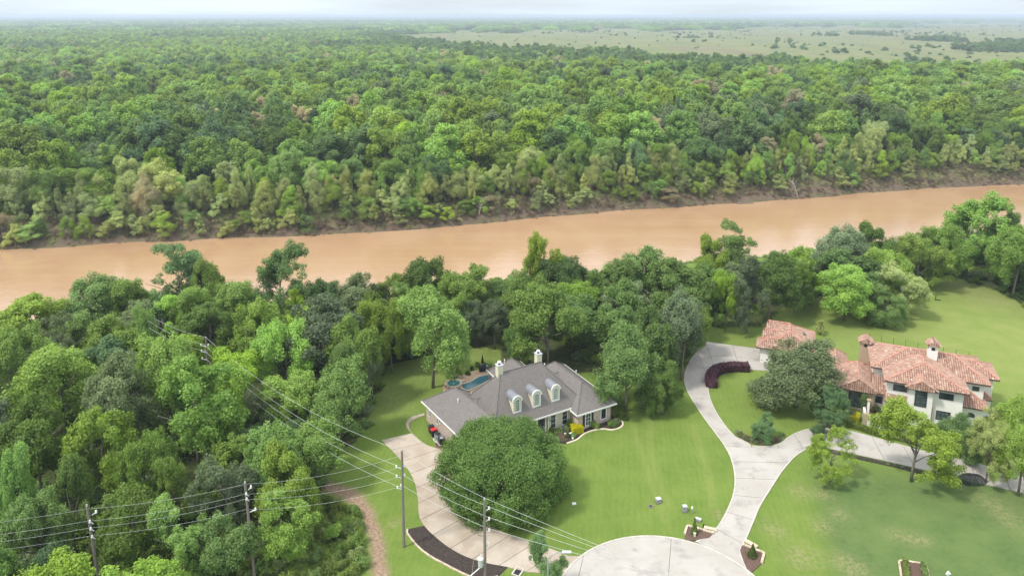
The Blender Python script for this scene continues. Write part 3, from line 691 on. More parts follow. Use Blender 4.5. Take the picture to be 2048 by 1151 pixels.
for a, b, rz, l in ((1215,535,-.3,'long rough stone lying flat behind the left bed edging'), (1765,740,-.75,'long grey stone slab lying behind the right bed edging')):
    x, y = G(*Z7(a, b)); rg = np.random.default_rng(a); mb = MB().box((0,0,.15), (1.5,.5,.36)); mb.v = [(v[0]*rg.uniform(.88,1.05), v[1]*rg.uniform(.8,1.1), v[2]*rg.uniform(.85,1.1)) for v in mb.v]
    mb.build('stone_slab', STONE, None, (x, y, 0), rz, label=l, cat='stone')
x, y = G(*Z4(1000,1060)); t = empty('fire_hydrant', (x, y, 0), label='silver-white fire hydrant at the bottom right of the lawn', cat='hydrant')
MB().tube([(0,0,-.05),(0,0,.62)], .14, 10).build('body', GALV, t); MB().tube([(0,0,.62),(0,0,.70),(0,0,.82)], .18, 10, r1=.05).build('cap', WHITE, t)
MB().tube([(-.26,0,.48),(.26,0,.48)], .07, 8).build('nozzle', WHITE, t); MB().tube([(0,0,0),(0,0,.06)], .22, 10).build('flange', GALV, t)
x, y = G(1128,1143); t = empty('storm_inlet', (x, y, 0), -.5, label='concrete storm drain box beside the end of the brown driveway', cat='drain'); x, y = G(1036,1143); t.location = (x, y, 0)
for a in (-1, 1): MB().box((a*.42,0,.06), (.16,1.3,.14)).build('side_wall', CURB, t)
for a in (-1, 1): MB().box((0,a*.6,.057), (.67,.14,.134)).build('end_wall', CURB, t)
MB().box((0,0,.02), (.66,1.04,.03)).build('grate', DARKF, t)
x, y = G(1148,1007); MB().box((0,0,.05), (.5,.35,.12)).build('marker_stone', WHITE, None, (x, y, 0), .2, label='small white marker slab on grass right of the round oak', cat='marker')

# ------------------------------------------------------------------ poles and wires
def pole(x, y, H, label, fittings, transformer=False, zb=0.0, lean=(0,0)):
    t = empty('utility_pole', (x, y, zb), label=label, cat='utility pole')
    MB().tube([(0,0,-.3),(lean[0]*.5,lean[1]*.5,H*.5),(lean[0],lean[1],H)], .17, 10, r1=.12).build('pole', POLE, t)
    MB().tube([(lean[0],lean[1],H),(lean[0],lean[1],H+.18)], .07, 8).build('top_insulator', GALV, t)
    for (z, dx, dy) in fittings:
        L = math.hypot(dx, dy); b = MB().tube([(0,0,z-.28),(dx*.55,dy*.55,z-.12),(dx,dy,z-.05)], .055, 7).build('bracket', GALV, t)
        ins = MB()
        for k in range(3): ins.tube([(dx,dy,z-.05+k*.1),(dx,dy,z+.02+k*.1)], .11-.015*k, 9)
        ins.build('insulator', WHITE if k else WHITE, t)
    if transformer:
        c_ = MB().tube([(-.45,-.05,H-7.6),(-.45,-.05,H-6.7)], .27, 14).build('transformer_can', GALV, t)
        MB().tube([(-.45,-.05,H-6.7),(-.45,-.05,H-6.6)], .30, 14, r1=.12).build('lid', WHITE, c_)
        MB().tube([(-.45,-.05,H-6.62),(-.40,-.05,H-6.2)], .06, 7).build('bushing', WHITE, c_)
        MB().tube([(0,0,H-7.3),(-1.5,-.6,H-8.3)], .05, 6).build('brace', WHITE, t)
        MB().tube([(0,0,H-4.2),(-.75,0,H-4.0)], .04, 6).build('crossarm', POLE, t)
    return Vector((x+lean[0], y+lean[1], zb+H))
pA = (-12.42, 73.6); pB = (-2.78, 65.5); pC = (-41.9, 64.5); pD = (-27.6, 68.1); pE = (-46.4, 102.8)
TA = pole(*pA, 12.2, 'weathered wooden pole at tip of the black mulch bed', [(10.2,-.55,-.1),(10.2,.3,.1),(9.0,-.55,-.1),(9.0,.3,.1),(7.6,-.5,-.1),(7.6,-.15,.25)], lean=(.1,0))
TB = pole(*pB, 12.0, 'wooden pole with grey transformer can on the black mulch bed', [(10.9,.45,.1),(9.7,.45,.1),(8.4,.45,.1),(6.8,.35,.1)], True)
TC = pole(*pC, 12.0, 'weathered pole at far left rising out of the thicket', [(11.3,.4,0),(10.3,-.25,-.1),(9.5,-.25,-.1),(8.6,-.2,-.1)], lean=(-.45,0))
TD = pole(*pD, 12.0, 'thin weathered pole in the thicket between the other two left poles', [(11.5,.3,0),(10.8,-.2,-.1),(10.2,-.2,-.1),(8.9,.6,0)], lean=(-.3,0))
TE = pole(*pE, 12.0, 'dark wooden pole with pale crossarms beside the hidden shed', [(10.8,-.8,0),(9.8,-.8,0),(8.6,-.8,0),(10.8,.3,0)])
def wire(a, b, sag, label, group, r=.016):
    a, b = Vector(a), Vector(b); n = 14; pts = []
    for i in range(n+1):
        t = i/n; p = a.lerp(b, t); p.z -= sag*4*t*(1-t); pts.append(p)
    MB().tube(pts, r, 4).build('power_line', WIRE, None, label=label, cat='power line', group=group)
gE = 'power lines running from the shed pole past the mulch bed'
off = [(0,0,12.2), (-.55,-.1,10.4), (-.55,-.1,9.2), (-.5,-.1,7.8)]; offE = [(0,0,12.1), (-.3,0,10.9), (-.3,0,9.9), (-.3,0,8.7)]; offB = [(0,0,12.2), (.45,.1,11.1), (.45,.1,9.9), (.45,.1,8.6)]
nmz = ['topmost', 'second', 'third', 'lowest']
for i in range(4):
    e = Vector((*pE, 0))+Vector(offE[i]); a = Vector((*pA, 0))+Vector(off[i]); b = Vector((*pB, 0))+Vector(offB[i])
    wire(e, a, 2.0, nmz[i]+' line from the shed pole down to the pole at the mulch tip', gE)
    wire(a+Vector((.6,.1,0)) if i else a, b, .25, nmz[i]+' line between the two poles of the mulch bed', gE)
    far_ = G(1215+20*i, [1092, 1106, 1120, 1134][i], 9.5-1.1*i); d = Vector((far_[0], far_[1], 9.5-1.1*i))-b
    wire(b, b+d*1.9, .25, nmz[i]+' line leaving the transformer pole over the turning circle', gE)
    if i < 3:
        q = G(316+2*i, 636+14*i, 11.0); d = Vector((q[0], q[1], 11.0))-e; wire(e, e+d*1.25, .6, nmz[i]+' line from the shed pole into the trees', gE)
gD = 'power lines crossing above the left thicket'
for i in range(4):
    c_ = Vector((*pC, 0))+Vector([(-.4,0,11.7),(-.6,-.1,10.4),(-.6,-.1,9.6),(-.6,-.1,8.7)][i]); d_ = Vector((*pD, 0))+Vector([(-.3,0,11.9),(-.4,-.1,10.8),(-.4,-.1,10.2),(-.4,-.1,9.0)][i])
    a = Vector((*pA, 0))+Vector([(0,0,11.6),(0,0,10.2),(0,0,9.0),(0,0,7.8)][i])
    wire(d_, a, .7, nmz[i]+' line from thin thicket pole to pole at mulch tip', gD, .010)
    wire(c_, d_, .4, nmz[i]+' line between the two thicket poles', gD, .010)
    wire((c_.x-26, c_.y-3.5, c_.z-.2), c_, .7, nmz[i]+' line leaving the far left pole', gD, .010)
# guy wires on the transformer pole
MB().tube([(pB[0],pB[1],8.4),(pB[0]-1.1,pB[1]-.4,5.9),(pB[0]-1.7,pB[1]-.6,0)], .018, 4).build('guy_wire', WIRE, None, label='slack guy wire down the left of transformer pole', cat='guy wire')
# street lamp
x, y = G(1096, 1200); lx, ly = G(1096, 1112, 7.6); t = empty('street_lamp', (lx, ly, 0), label='curved-arm street lamp rising through the small tree', cat='street lamp')
MB().tube([(0,0,-.2),(0,0,4),(0,0,7.3)], .10, 8, r1=.07).build('pole', GREYM, t)
MB().tube([(0,0,7.2),(.25,0,7.62),(.8,.05,7.95),(1.4,.1,8.0)], .045, 6).build('arm', GREYM, t)
h_ = MB().box((1.85,.13,8.0), (.9,.30,.12)).box((1.9,.13,7.93), (.6,.22,.05)).build('lamp_head', GALV, t)
# ------------------------------------------------------------------ houses
def frame_px(o, rot):
    c, s = math.cos(rot), math.sin(rot)
    def on_wall(px, py, v=None, u=None):
        """photo pixel -> (u or v, z) on a wall plane of the house"""
        lo, hi = -2.0, 30.0
        def f(z):
            g = G(px, py, z); dx, dy = g[0]-o[0], g[1]-o[1]; return dx*c+dy*s, -dx*s+dy*c
        for _ in range(50):
            mid = (lo+hi)/2; a, b = f(mid)
            val = (b-v) if v is not None else ((u-a) if False else 0)
            if val > 0: lo = mid
            else: hi = mid
        a, b = f(mid); return a, mid
    return on_wall
def planes(c, r0, r1, along):
    c00, c10, c11, c01 = c
    if along == 'v': return [[c00,c10,r0],[c10,c11,r1,r0],[c11,c01,r1],[c01,c00,r0,r1]]
    return [[c00,c10,r1,r0],[c10,c11,r1],[c11,c01,r0,r1],[c01,c00,r0]]
ROOFS = {}
def roof_h(blk, u, v):
    if not bool(inpoly(blk['foot'], u, v)): return -99
    z = 99
    for f in blk['planes']:
        a, b, c_ = Vector(f[0]), Vector(f[1]), Vector(f[2]); n = (b-a).cross(c_-a)
        if abs(n.z) < 1e-6: continue
        z = min(z, a.z-(n.x*(u-a.x)+n.y*(v-a.y))/n.z)
    return z
def roof(parent, key, foot, z0, r0, r1, zr, along, mat, fmat, tiled=False, part='roof', fh=.22, zr2=None):
    if len(foot) == 4 and not isinstance(foot[0], tuple):
        u0, u1, v0, v1 = foot; foot = [(u0,v0),(u1,v0),(u1,v1),(u0,v1)]
    cs = [(*p, z0) for p in foot]; R0, R1 = (*r0, zr), (*r1, zr if zr2 is None else zr2)
    pls = planes(cs, R0, R1, along); blk = dict(foot=foot, planes=pls, z0=z0); ROOFS.setdefault(key, []).append(blk)
    mb = MB()
    for f in pls: mb.add(f, [list(range(len(f)))])
    mb.add([(p[0],p[1],z0-.03) for p in cs], [(3,2,1,0)])
    o = mb.build(part, mat, parent)
    # fascia: four boards round the eaves
    fb = MB()
    for i in range(4):
        a, b = Vector(cs[i]), Vector(cs[(i+1)%4]); d = (b-a); L = d.length; m_ = (a+b)/2
        nrm = Vector((d.y, -d.x, 0)).normalized()
        fb.box((m_.x+nrm.x*.04, m_.y+nrm.y*.04, z0-fh/2+.02), (L+.16-.01*i, .075, fh), math.atan2(d.y, d.x))
    fb.build('fascia', fmat, o)
    rc = MB(); 
    segs = [(R0, R1)]
    for c_ in cs:
        e = R0 if (Vector(c_)-Vector(R0)).length < (Vector(c_)-Vector(R1)).length else R1
        if abs(c_[0]-e[0]) > .3 and abs(c_[1]-e[1]) > .3: segs.append((c_, e))
    for a, b in segs: rc.tube([Vector(a)+Vector((0,0,.04 if not tiled else .10)), Vector(b)+Vector((0,0,.05 if not tiled else .10))], .07 if not tiled else .13, 6)
    rc.build('ridge_cap', RIDGEC if tiled else mat, o)
    blk['obj'] = o; blk['tiled'] = tiled; return o
def lay_tiles(key, pitch=.31, row=.40):
    rg = random.Random(7)
    for bi, blk in enumerate(ROOFS[key]):
        if not blk['tiled']: continue
        mb = MB()
        for f in blk['planes']:
            P = [Vector(p) for p in f]; E_ = (P[1]-P[0]).normalized(); N = (P[1]-P[0]).cross(P[2]-P[0]).normalized()
            if N.z < 0: continue
            Sd = N.cross(E_); loc = [((p-P[0]).dot(E_), (p-P[0]).dot(Sd)) for p in P]
            us = [l[0] for l in loc]; vs_ = [l[1] for l in loc]
            a = min(us)+pitch/2
            while a < max(us):
                b = -.06; 
                while b < max(vs_):
                    if inpoly(loc, a, b+row*.5):
                        c_ = P[0]+E_*a+Sd*(b+row*.5); ok = True
                        for bj, ob in enumerate(ROOFS[key]):
                            if bj != bi and ob['z0']-.25 < c_.z and roof_h(ob, c_.x, c_.y) > c_.z+.12: ok = False; break
                        if ok:
                            q = []; j = rg.uniform(-.015,.015)
                            for (vv, w_, hh) in ((b+j-.03, .50, .05), (b+row+.03, .42, .0)):
                                for k, (x_, y_) in enumerate(((-1,0),(-.5,.75),(.5,.75),(1,0))):
                                    q.append(P[0]+E_*(a+x_*w_*pitch)+Sd*vv+N*(.015+hh+y_*pitch*.42))
                            mb.add(q, [(0,1,5,4),(1,2,6,5),(2,3,7,6),(0,3,2,1)])
                    b += row
                a += pitch
        if mb.v: mb.build('roof_tile', TILE, blk['obj'], kind='stuff')
def walls(parent, key, u0, u1, v0, v1, z1, mat, part='wall', z0=-.1):
    MB().box(((u0+u1)/2, (v0+v1)/2, (z0+z1)/2), (u1-u0, v1-v0, z1-z0)).build(part, mat, parent)
RZ = {'front': 0, 'left': -math.pi/2, 'right': math.pi/2}
def ring(mb, w_, h, arch, t, d, y0):
    """window surround: outer and inner outline joined, thickness d, standing proud of y0"""
    def outl(w2, z0, z1):
        if not arch: return [(-w2,z0),(w2,z0),(w2,z1),(-w2,z1)]
        r = w2; zc = z1-r*.85; return [(-w2,z0),(w2,z0)]+[(r*math.cos(a*math.pi/8), zc+r*.85*math.sin(a*math.pi/8)) for a in range(0,9)]
    O = outl(w_/2+t, -t, h+t); I = outl(w_/2, 0, h); n = len(O); vs = []
    for (x_, z_) in O: vs.append((x_, y0-d, z_))
    for (x_, z_) in I: vs.append((x_, y0-d, z_))
    for (x_, z_) in O: vs.append((x_, y0, z_))
    for (x_, z_) in I: vs.append((x_, y0, z_))
    fs = []
    for i in range(n):
        j = (i+1) % n; fs += [(i,j,n+j,n+i),(2*n+i,i,j,2*n+j)[::1],(n+i,n+j,3*n+j,3*n+i)]
    mb.add(vs, fs); return I
def window(parent, u, v, z, w_, h, face='front', arch=False, cols=2, rows=2, fm=None, gm=None, t=.08, part='window', rail=None):
    mb = MB(); I = ring(mb, w_, h, arch, t, .07, 0.0); o = mb.build(part, fm or WHITE, parent, (u, v, z), RZ[face])
    pm = MB(); pm.add([(p[0], -.02, p[1]) for p in I], [list(range(len(I)))]); pm.build('pane', gm or GLASS, o)
    if cols > 1 or rows > 1:
        k = MB()
        for i in range(1, cols): k.box((-w_/2+w_*i/cols, -.035, h/2-(.0 if not arch else .03)), (.035, .03, h*(1 if not arch else .96)))
        for i in range(1, rows): k.box((0, -.037, h*i/rows*(1 if not arch else .93)), (w_, .03, .035))
        k.build('muntin', fm or WHITE, o)
    return o
def arch_poly(w2, zc, r): return [(r*math.cos(a*math.pi/8), zc+r*math.sin(a*math.pi/8)) for a in range(0,9)]

# ---- grey-roofed house
O1, R1_ = (9.473, 96.301), math.radians(29.5)
H1 = empty('brick_house', (*O1, 0), R1_, label='single-storey brick house with grey shingle roof and three arched dormers', cat='house')
ow = frame_px(O1, R1_)
rf = lambda *a, **k: roof(H1, 'h1', *a, SHINGLE, WHITE, **k)
rf([(-12.6,1.9),(2.8,1.9),(2.8,11.8),(-12.6,11.8)], 3.2, (-9.0,6.85), (-2.1,6.85), 8.85, 'u')
rf([(0,0),(7.05,-.05),(7.05,14.2),(0,14.2)], 3.0, (3.5,4.0), (3.35,11.3), 5.6, 'v')
rf([(-16.9,-1.2),(-9.6,-1.2),(-10.6,13.6),(-18.1,14.9)], 3.0, (-12.9,1.9), (-14.1,11.6), 5.65, 'v')
rf([(-5.05,6.0),(1.2,6.0),(1.2,18.84),(-5.05,18.84)], 3.0, (-2.1,8.0), (-2.1,15.6), 5.6, 'v')
rf([(-2.0,5.0),(6.0,5.0),(6.0,13.2),(-2.0,13.2)], 3.05, (1.5,9.0), (3.6,9.0), 5.0, 'u')
rf([(-15.0,4.2),(-5.0,4.2),(-5.0,12.4),(-15.0,12.4)], 3.05, (-12.0,8.3), (-8.0,8.3), 4.9, 'u')
walls(H1, 'h1', -12.0, .6, 2.7, 11.2, 3.15, CREAM); walls(H1, 'h1', .58, 6.5, .62, 13.6, 2.95, BRICK)
MB().prism([(-16.4,-.7),(-10.2,-.7),(-11.2,13.0),(-17.62,14.3)], -.1, 2.95).build('wall', BRICK, H1)
walls(H1, 'h1', -1.5, 5.4, 5.6, 12.6, 3.0, BRICK); walls(H1, 'h1', -14.4, -5.5, 4.8, 11.8, 3.0, BRICK)
for (u, v) in ((-4.6,18.4),(-4.6,14.8),(.8,18.4),(.8,14.8)): MB().box((u,v,1.4),(.35,.35,3.0)).build('column', BRICK, H1)
MB().box((-2,15.2,.04),(6.2,7,.16)).build('porch_floor', CONCB, H1)
# door recess with cream piers
MB().box((-4.5, 2.66, 1.25), (1.75, .06, 2.55)).build('door_recess', STUC, H1)
dd = MB().box((-4.5, 2.60, 1.22), (1.15, .07, 2.40)).build('door', DARKF, H1)
for k in (-.28,.28): MB().box((-4.5+k, 2.55, 1.3), (.34, .03, 1.5)).build('door_glass', GLASS, dd)
MB().tube([(-4.15,2.54,1.1),(-4.15,2.5,1.1),(-4.15,2.5,1.35)], .03, 6).build('handle', GALV, dd)
for u in (-5.5, -3.45): MB().box((u, 2.42, 1.55), (.24, .36, 3.2)).build('pier', CREAM, H1)
MB().box((-4.5, 2.2, .06), (2.2, .9, .16)).build('door_step', CONCB, H1)
for u in (-5.9, -3.1): MB().box((u, 2.58, 1.85), (.16, .2, .42)).build('wall_lantern', DARKF, H1)
for u in (-2.45, -.42): window(H1, u, 2.68, .45, .82, 2.25, arch=True, cols=1, rows=3, t=.12)
window(H1, -6.6, 2.68, .45, .82, 2.25, arch=True, cols=1, rows=3, t=.12)
w3 = window(H1, 2.35, .60, .55, .85, 1.9, arch=True, cols=2, rows=3, t=.12)
for s_ in (-1, 1): MB().box((2.35+s_*.78, .55, 1.42), (.32, .07, 1.9)).build('shutter', DARKF, H1)
window(H1, 5.15, .60, .75, .85, 1.75, arch=True, cols=1, rows=1, gm=SCREEN, t=.12)
for v, z, w_, h in ((13.2,1.25,.6,.8),(10.7,1.25,.6,.8),(10.0,1.7,.5,.8),(5.5,1.25,.6,.8)):
    uu = -17.62+(14.3-v)*(1.22/15.0); window(H1, uu-.02, v, z, w_, h, 'left', cols=1, rows=2)
for k, u in enumerate((-8.35, -5.1, -1.85)):   # three arched dormers
    v0, zb, w2, zt = 2.98, 4.35, .68, 6.15; dm = empty('dormer', (0,0,0)); dm.parent = H1
    ar = [(-w2, zb-.05), (w2, zb-.05)]+[(w2*math.cos(a*math.pi/10), zt+w2*math.sin(a*math.pi/10)) for a in range(11)]
    mb = MB(); n = len(ar); L = 3.3
    mb.add([(u+a, v0, z) for a, z in ar]+[(u+a, v0+L, z) for a, z in ar], [list(range(n))]+[(i,(i+1)%n,(i+1)%n+n,i+n) for i in range(n)])
    mb.build('wall', CREAM, dm)
    ro = [(w2+.16)*1.0]; o_ = [((w2+.13)*math.cos(a*math.pi/12), zt+(w2+.13)*math.sin(a*math.pi/12)) for a in range(13)]; i_ = [((w2+.03)*math.cos(a*math.pi/12), zt+(w2+.03)*math.sin(a*math.pi/12)) for a in range(13)]
    mb = MB(); vs = []
    for vv in (v0-.02, v0+L): vs += [(u+a, vv, z) for a, z in o_]+[(u+a, vv, z) for a, z in i_]
    fs = []
    for i in range(12): fs += [(i,i+1,27+i,26+i),(13+i,14+i,40+i,39+i),(i,i+1,14+i,13+i)]
    fs += [(0,13,39,26),(12,25,51,38)]
    mb.add(vs, fs).build('roof', SEAMM, dm)
    for q in range(1, 5): MB().tube([(u+(w2+.13)*math.cos(a*math.pi/12), v0+.25+q*.45, zt+(w2+.13)*math.sin(a*math.pi/12)) for a in range(13)], .018, 4).build('seam', SEAMM, dm)
    mb = MB(); vs = [(u+a*1.0, v0-.12, z) for a, z in [(x*1.06, zt+(y-zt)*1.06) for x, y in o_]]+[(u+a, v0-.12, z) for a, z in [(x*.80, zt+(y-zt)*.80) for x, y in o_]]
    vs += [(p[0], v0-.005, p[2]) for p in vs]; fs = []
    for i in range(12): fs += [(i,i+1,14+i,13+i),(i+26,i+27,i+1,i),(13+i,14+i,40+i,39+i)]
    mb.add(vs, fs+[(0,13,39,26),(12,25,51,38)]).build('arch_trim', WHITE, dm)
    window(dm, u, v0-.01, zb+.30, .62, 1.75, arch=True, cols=3, rows=5, gm=GLASSG, t=.07)
    MB().box((u, v0-.06, zb+.13), (1.1,.14,.07)).build('sill', WHITE, dm)
    for s_ in (-1,1): MB().box((u+s_*.62, v0-.03, zb+.95), (.12,.06,1.75)).build('corner_trim', WHITE, dm)
    MB().box((u, v0-.10, zb-.02), (1.5,.12,.08)).build('flashing', GREYM, dm)
for u, v in ((-9.0, 7.1), (-2.2, 7.35)):
    ch = MB().box((u, v, 8.85), (.82, .82, 2.4)).build('chimney', CREAM, H1)
    MB().box((u, v, 10.08), (.98, .98, .09)).build('cap', GALV, ch); MB().tube([(u,v,10.12),(u,v,10.45)], .17, 10).build('flue', DARKF, ch)
    MB().tube([(u,v,10.45),(u,v,10.6)], .30, 10, r1=.2).build('rain_cap', WHITE, ch)
for u, v, z in ((-14.9,8.8,4.9),(-11.2,9.6,4.4),(-10.3,10.6,4.0),(-9.3,10.2,4.2),(-3.1,16.2,4.9),(1.0,12.5,4.4),(1.9,12.0,4.8),(6.3,9.5,3.6)):
    MB().tube([(u,v,z-.6),(u,v,z+.45)], .06, 6).tube([(u,v,z+.45),(u,v,z+.6)], .12, 8, r1=.06).build('vent_pipe', WHITE, H1)
# items along the left wall
def local(o, r, u, v): return (o[0]+u*math.cos(r)-v*math.sin(r), o[1]+u*math.sin(r)+v*math.cos(r))
def bin_(u, v, mat, lid, label, s=1.0):
    x, y = local(O1, R1_, u, v); t = empty('wheelie_bin', (x, y, 0), R1_-math.pi/2, label=label, cat='bin')
    mb = MB(); a = [(-.26,-.3),(.26,-.3),(.26,.3),(-.26,.3)]; b = [(p[0]*1.2, p[1]*1.25) for p in a]
    mb.add([(p[0]*s,p[1]*s,.06) for p in a]+[(p[0]*s,p[1]*s,1.05*s) for p in b], [(3,2,1,0),(4,5,6,7),(0,1,5,4),(1,2,6,5),(2,3,7,6),(3,0,4,7)]).build('body', mat, t)
    MB().box((0,0,1.09*s),(.68*s,.82*s,.09)).tube([(-.3*s,.42*s,1.07*s),(.3*s,.42*s,1.07*s)], .03, 6).build('lid', lid, t)
    for q in (-1,1): MB().tube([(q*.3*s,.3*s,.12),(q*.24*s,.3*s,.12)], .12, 10).build('wheel', DARKF, t)
bin_(-18.3, 10.9, BLACKP, BLACKP, 'black wheeled bin farthest along the garage wall')
bin_(-18.35, 9.9, BLACKP, RED, 'black wheeled bin with bright red lid beside garage wall')
x, y = local(O1, R1_, -18.2, 8.7); t = empty('air_conditioner', (x, y, 0), R1_, label='grey cylindrical air conditioner unit next to the red-lidded bin', cat='air conditioner')
MB().tube([(0,0,.08),(0,0,.95)], .5, 16).build('casing', GREYM, t); MB().tube([(0,0,.95),(0,0,1.02)], .46, 16, r1=.38).build('fan_grille', DARKF, t); MB().box((0,0,.03),(1.2,1.2,.12)).build('pad', CURB, t)
x, y = local(O1, R1_, -18.1, 7.6); t = empty('air_conditioner', (x, y, 0), R1_, label='dark square air conditioner unit nearest the round oak', cat='air conditioner')
MB().box((0,0,.5),(.8,.8,.85)).build('casing', DARKF, t); MB().tube([(0,0,.92),(0,0,.98)], .3, 12).build('fan_grille', GREYM, t); MB().box((0,0,.03),(1.0,1.0,.12)).build('pad', CURB, t)
sheet('mulch_bed', GP([(868,872),(893,870),(905,885),(898,894),(872,896)]), .03, MULCHB, label='patch of bare brown mulch below the air conditioner', cat='mulch bed')
o = shrub(0,0,.8,.9,'hedge','low dark green shrub beside the air conditioner', 5, 700, .16, xy=local(O1,R1_,-18.1,6.6))

# pool behind the house
ZP = lambda a, b: (840+a/9.309, 700+b/9.309)
PDK = empty('pool_deck', label='tan stone pool terrace behind the grey-roofed house', cat='terrace')
deck = GP([ZP(430,770), ZP(420,690), ZP(480,630), ZP(600,570), ZP(700,520), ZP(710,490), ZP(830,460), ZP(960,400), ZP(1120,370), ZP(1240,350), ZP(1420,420), ZP(1500,640), ZP(1000,1000), ZP(650,900)])
TANP = simple('tan_paving', (.46,.33,.22), .85, var=.15, scale=2); sheet('paving', deck, .12, TANP, PDK, thick=.25)
pool = smoothline(GP([ZP(770,640), ZP(930,600), ZP(1060,520), ZP(1180,480), ZP(1310,470), ZP(1330,540), ZP(1150,650), ZP(900,760), ZP(790,730), ZP(765,680), ZP(770,640)]), 5)
m = M_('pool_water'); m.col(m.mix(m.noise(.8, 4), (.035,.13,.16), (.07,.20,.23)), .06); POOLW = m.m
sheet('pool_water', pool[:-1], .15, POOLW, None, label='blue-green swimming pool water in the tan terrace', cat='pool')
curb('coping', pool, .35, .12, simple('coping_stone', (.52,.42,.32)), PDK, z=.08)
sp = G(*ZP(625,660)); t = empty('hot_tub', (*sp, .1), label='round stone-rimmed hot tub at the left end of pool terrace', cat='hot tub')
for k in range(11):
    a = k*2*math.pi/11; MB().box((0,0,.22),(.72,.45,.45)).build('rim_stone', STONE, t, (1.25*math.cos(a),1.25*math.sin(a),0), a+math.pi/2)
MB().tube([(0,0,.2),(0,0,.3)], 1.1, 20).build('water', POOLW, t)
for k, (a, b) in enumerate(((715,520),(765,575))):
    p = G(*ZP(a, b)); MB().box((0,0,.1),(1.6,.55,.28)).build('stone_step', STONE, None, (*p, .1), -.7, label=['upper','lower'][k]+' stone step joining the two levels of pool terrace', cat='step')
p = G(*ZP(1165,400)); t = empty('grill', (*p, .12), .4, label='black covered grill on the pool terrace', cat='grill')
MB().box((0,0,.45),(1.1,.6,.8)).build('cabinet', DARKF, t); MB().tube([(-.55,0,.9),(.55,0,.9)], .33, 12).build('hood', BLACKP, t); MB().box((.8,0,.8),(.45,.5,.06)).build('side_shelf', GREYM, t)
t = empty('parasol', (*G(*ZP(1160,390)), .12), label='closed dark parasol standing behind the grill', cat='parasol')
MB().tube([(0,.9,0),(0,.9,2.3)], .04, 6).build('pole', DARKF, t); MB().tube([(0,.9,1.0),(0,.9,2.4)], .28, 8, r1=.06).build('canopy', BLACKP, t)
k = 0
for a, b, kd in ((900,460,'hedge'),(970,370,'hedge'),(1060,300,'dark'),(1290,320,'dark'),(1230,300,'yellow')):
    k += 1; p = G(*ZP(a, b)); shrub(0,0,.55,.8,kd,['dark rounded shrub along the back of pool terrace','dark shrub at the middle of the terrace back edge','low dark shrub near the closed parasol','dark shrub at the right end of the terrace','small yellowish shrub right of the grill'][k-1], 20+k, 500, .16, xy=p)
shrub(0,0,1.5,2.3,'dark','big dark green bush beside the pool terrace steps', 31, 1600, .2, xy=G(*ZP(650,540)))

# front bed of the grey-roofed house
Z2 = lambda a, b: (1040+a/9.309, 760+b/9.309)
edge = smoothline(GP([Z2(330,1020), Z2(520,985), Z2(560,1060), Z2(640,1140)]), 5)
edge2 = smoothline(GP([Z2(870,1180), Z2(1060,1110), Z2(1200,1000), Z2(1380,935), Z2(1560,912), Z2(1700,928), Z2(1820,905), Z2(1905,850), Z2(1910,790), Z2(1880,765)]), 6)
bedp = GP([Z2(520,985), Z2(560,1060), Z2(640,1140), Z2(760,1195)])+edge2[:-1]+[local(O1,R1_,7.6,1.6), local(O1,R1_,6.5,.7), local(O1,R1_,.6,.7), local(O1,R1_,.5,2.6), local(O1,R1_,-3.4,2.6)]
sheet('mulch_bed', bedp, .05, MULCH, label='dark planting bed along the front of grey-roofed house', cat='mulch bed')
CRB = simple('cream_edging', (.62,.54,.40), .8)
curb('bed_edging', edge2, .22, .14, CRB, label='wavy cream concrete edging between front bed and lawn', cat='edging')
curb('bed_edging', edge, .2, .14, CRB, label='short cream edging curving beside the front walk', cat='edging')
inst('hedge', hedge_mesh('hedge', 'lime', 8, GP([Z2(960,975), Z2(1160,945)]), 1.3, 1.0, 2200, .11), label='clipped bright yellow hedge block in the front bed', cat='hedge')
for k, (a, b, R, H, kd, lb) in enumerate(((600,980,.9,.9,'hedge','dark green shrub under the left tall window'),(700,1010,.8,.7,'dark','low dark shrub left of the yellow hedge'),(820,960,1.0,1.0,'grey','greyish shrub between the two tall windows'),(760,1090,1.1,.7,'brush','reddish-brown low shrub in front of the yellow hedge'),(700,1130,.8,.6,'grey','olive low shrub by the front walk'),
    (940,850,.9,1.2,'mid','rounded green shrub behind the yellow hedge'),(1390,870,.95,1.1,'mid','rounded green shrub under the shuttered window'),(1700,850,.9,.9,'dark','spreading green shrub below the dark arched window'),(1780,800,1.0,.8,'grey','pale-flowered shrub near the house corner'),(1900,730,1.1,1.3,'hedge','dark shrub at the right corner of the brick house'),(1000,1045,.6,.5,'dark','small dark shrub at the front foot of the yellow hedge'),(880,1050,.6,.5,'hedge','small dark shrub beside the white rocks'))):
    shrub(0,0,R,H,kd,lb, 40+k, 900, .17, xy=G(*Z2(a,b)))
for k, (a, b, s_) in enumerate(((950,1020,.35),(985,1045,.32),(985,1085,.2),(845,1005,.2),(755,985,.18))):
    p = G(*Z2(a,b)); bm = bmesh.new(); bmesh.ops.create_icosphere(bm, subdivisions=2, radius=s_)
    for v_ in bm.verts: v_.co *= 1+.18*math.sin(v_.co.x*17+k)+.1*math.sin(v_.co.y*23); v_.co.z *= .7
    me_ = bpy.data.meshes.new('rock'); bm.to_mesh(me_); bm.free(); me_.materials.append(WHITE)
    inst('rock', me_, None, (*p, s_*.5), label=['largest white rock in front of the yellow hedge','second white rock touching the largest one','small white rock nearest the lawn edging','small white rock between the brown and grey shrubs','small white rock nearest the tall window'][k], cat='rock')

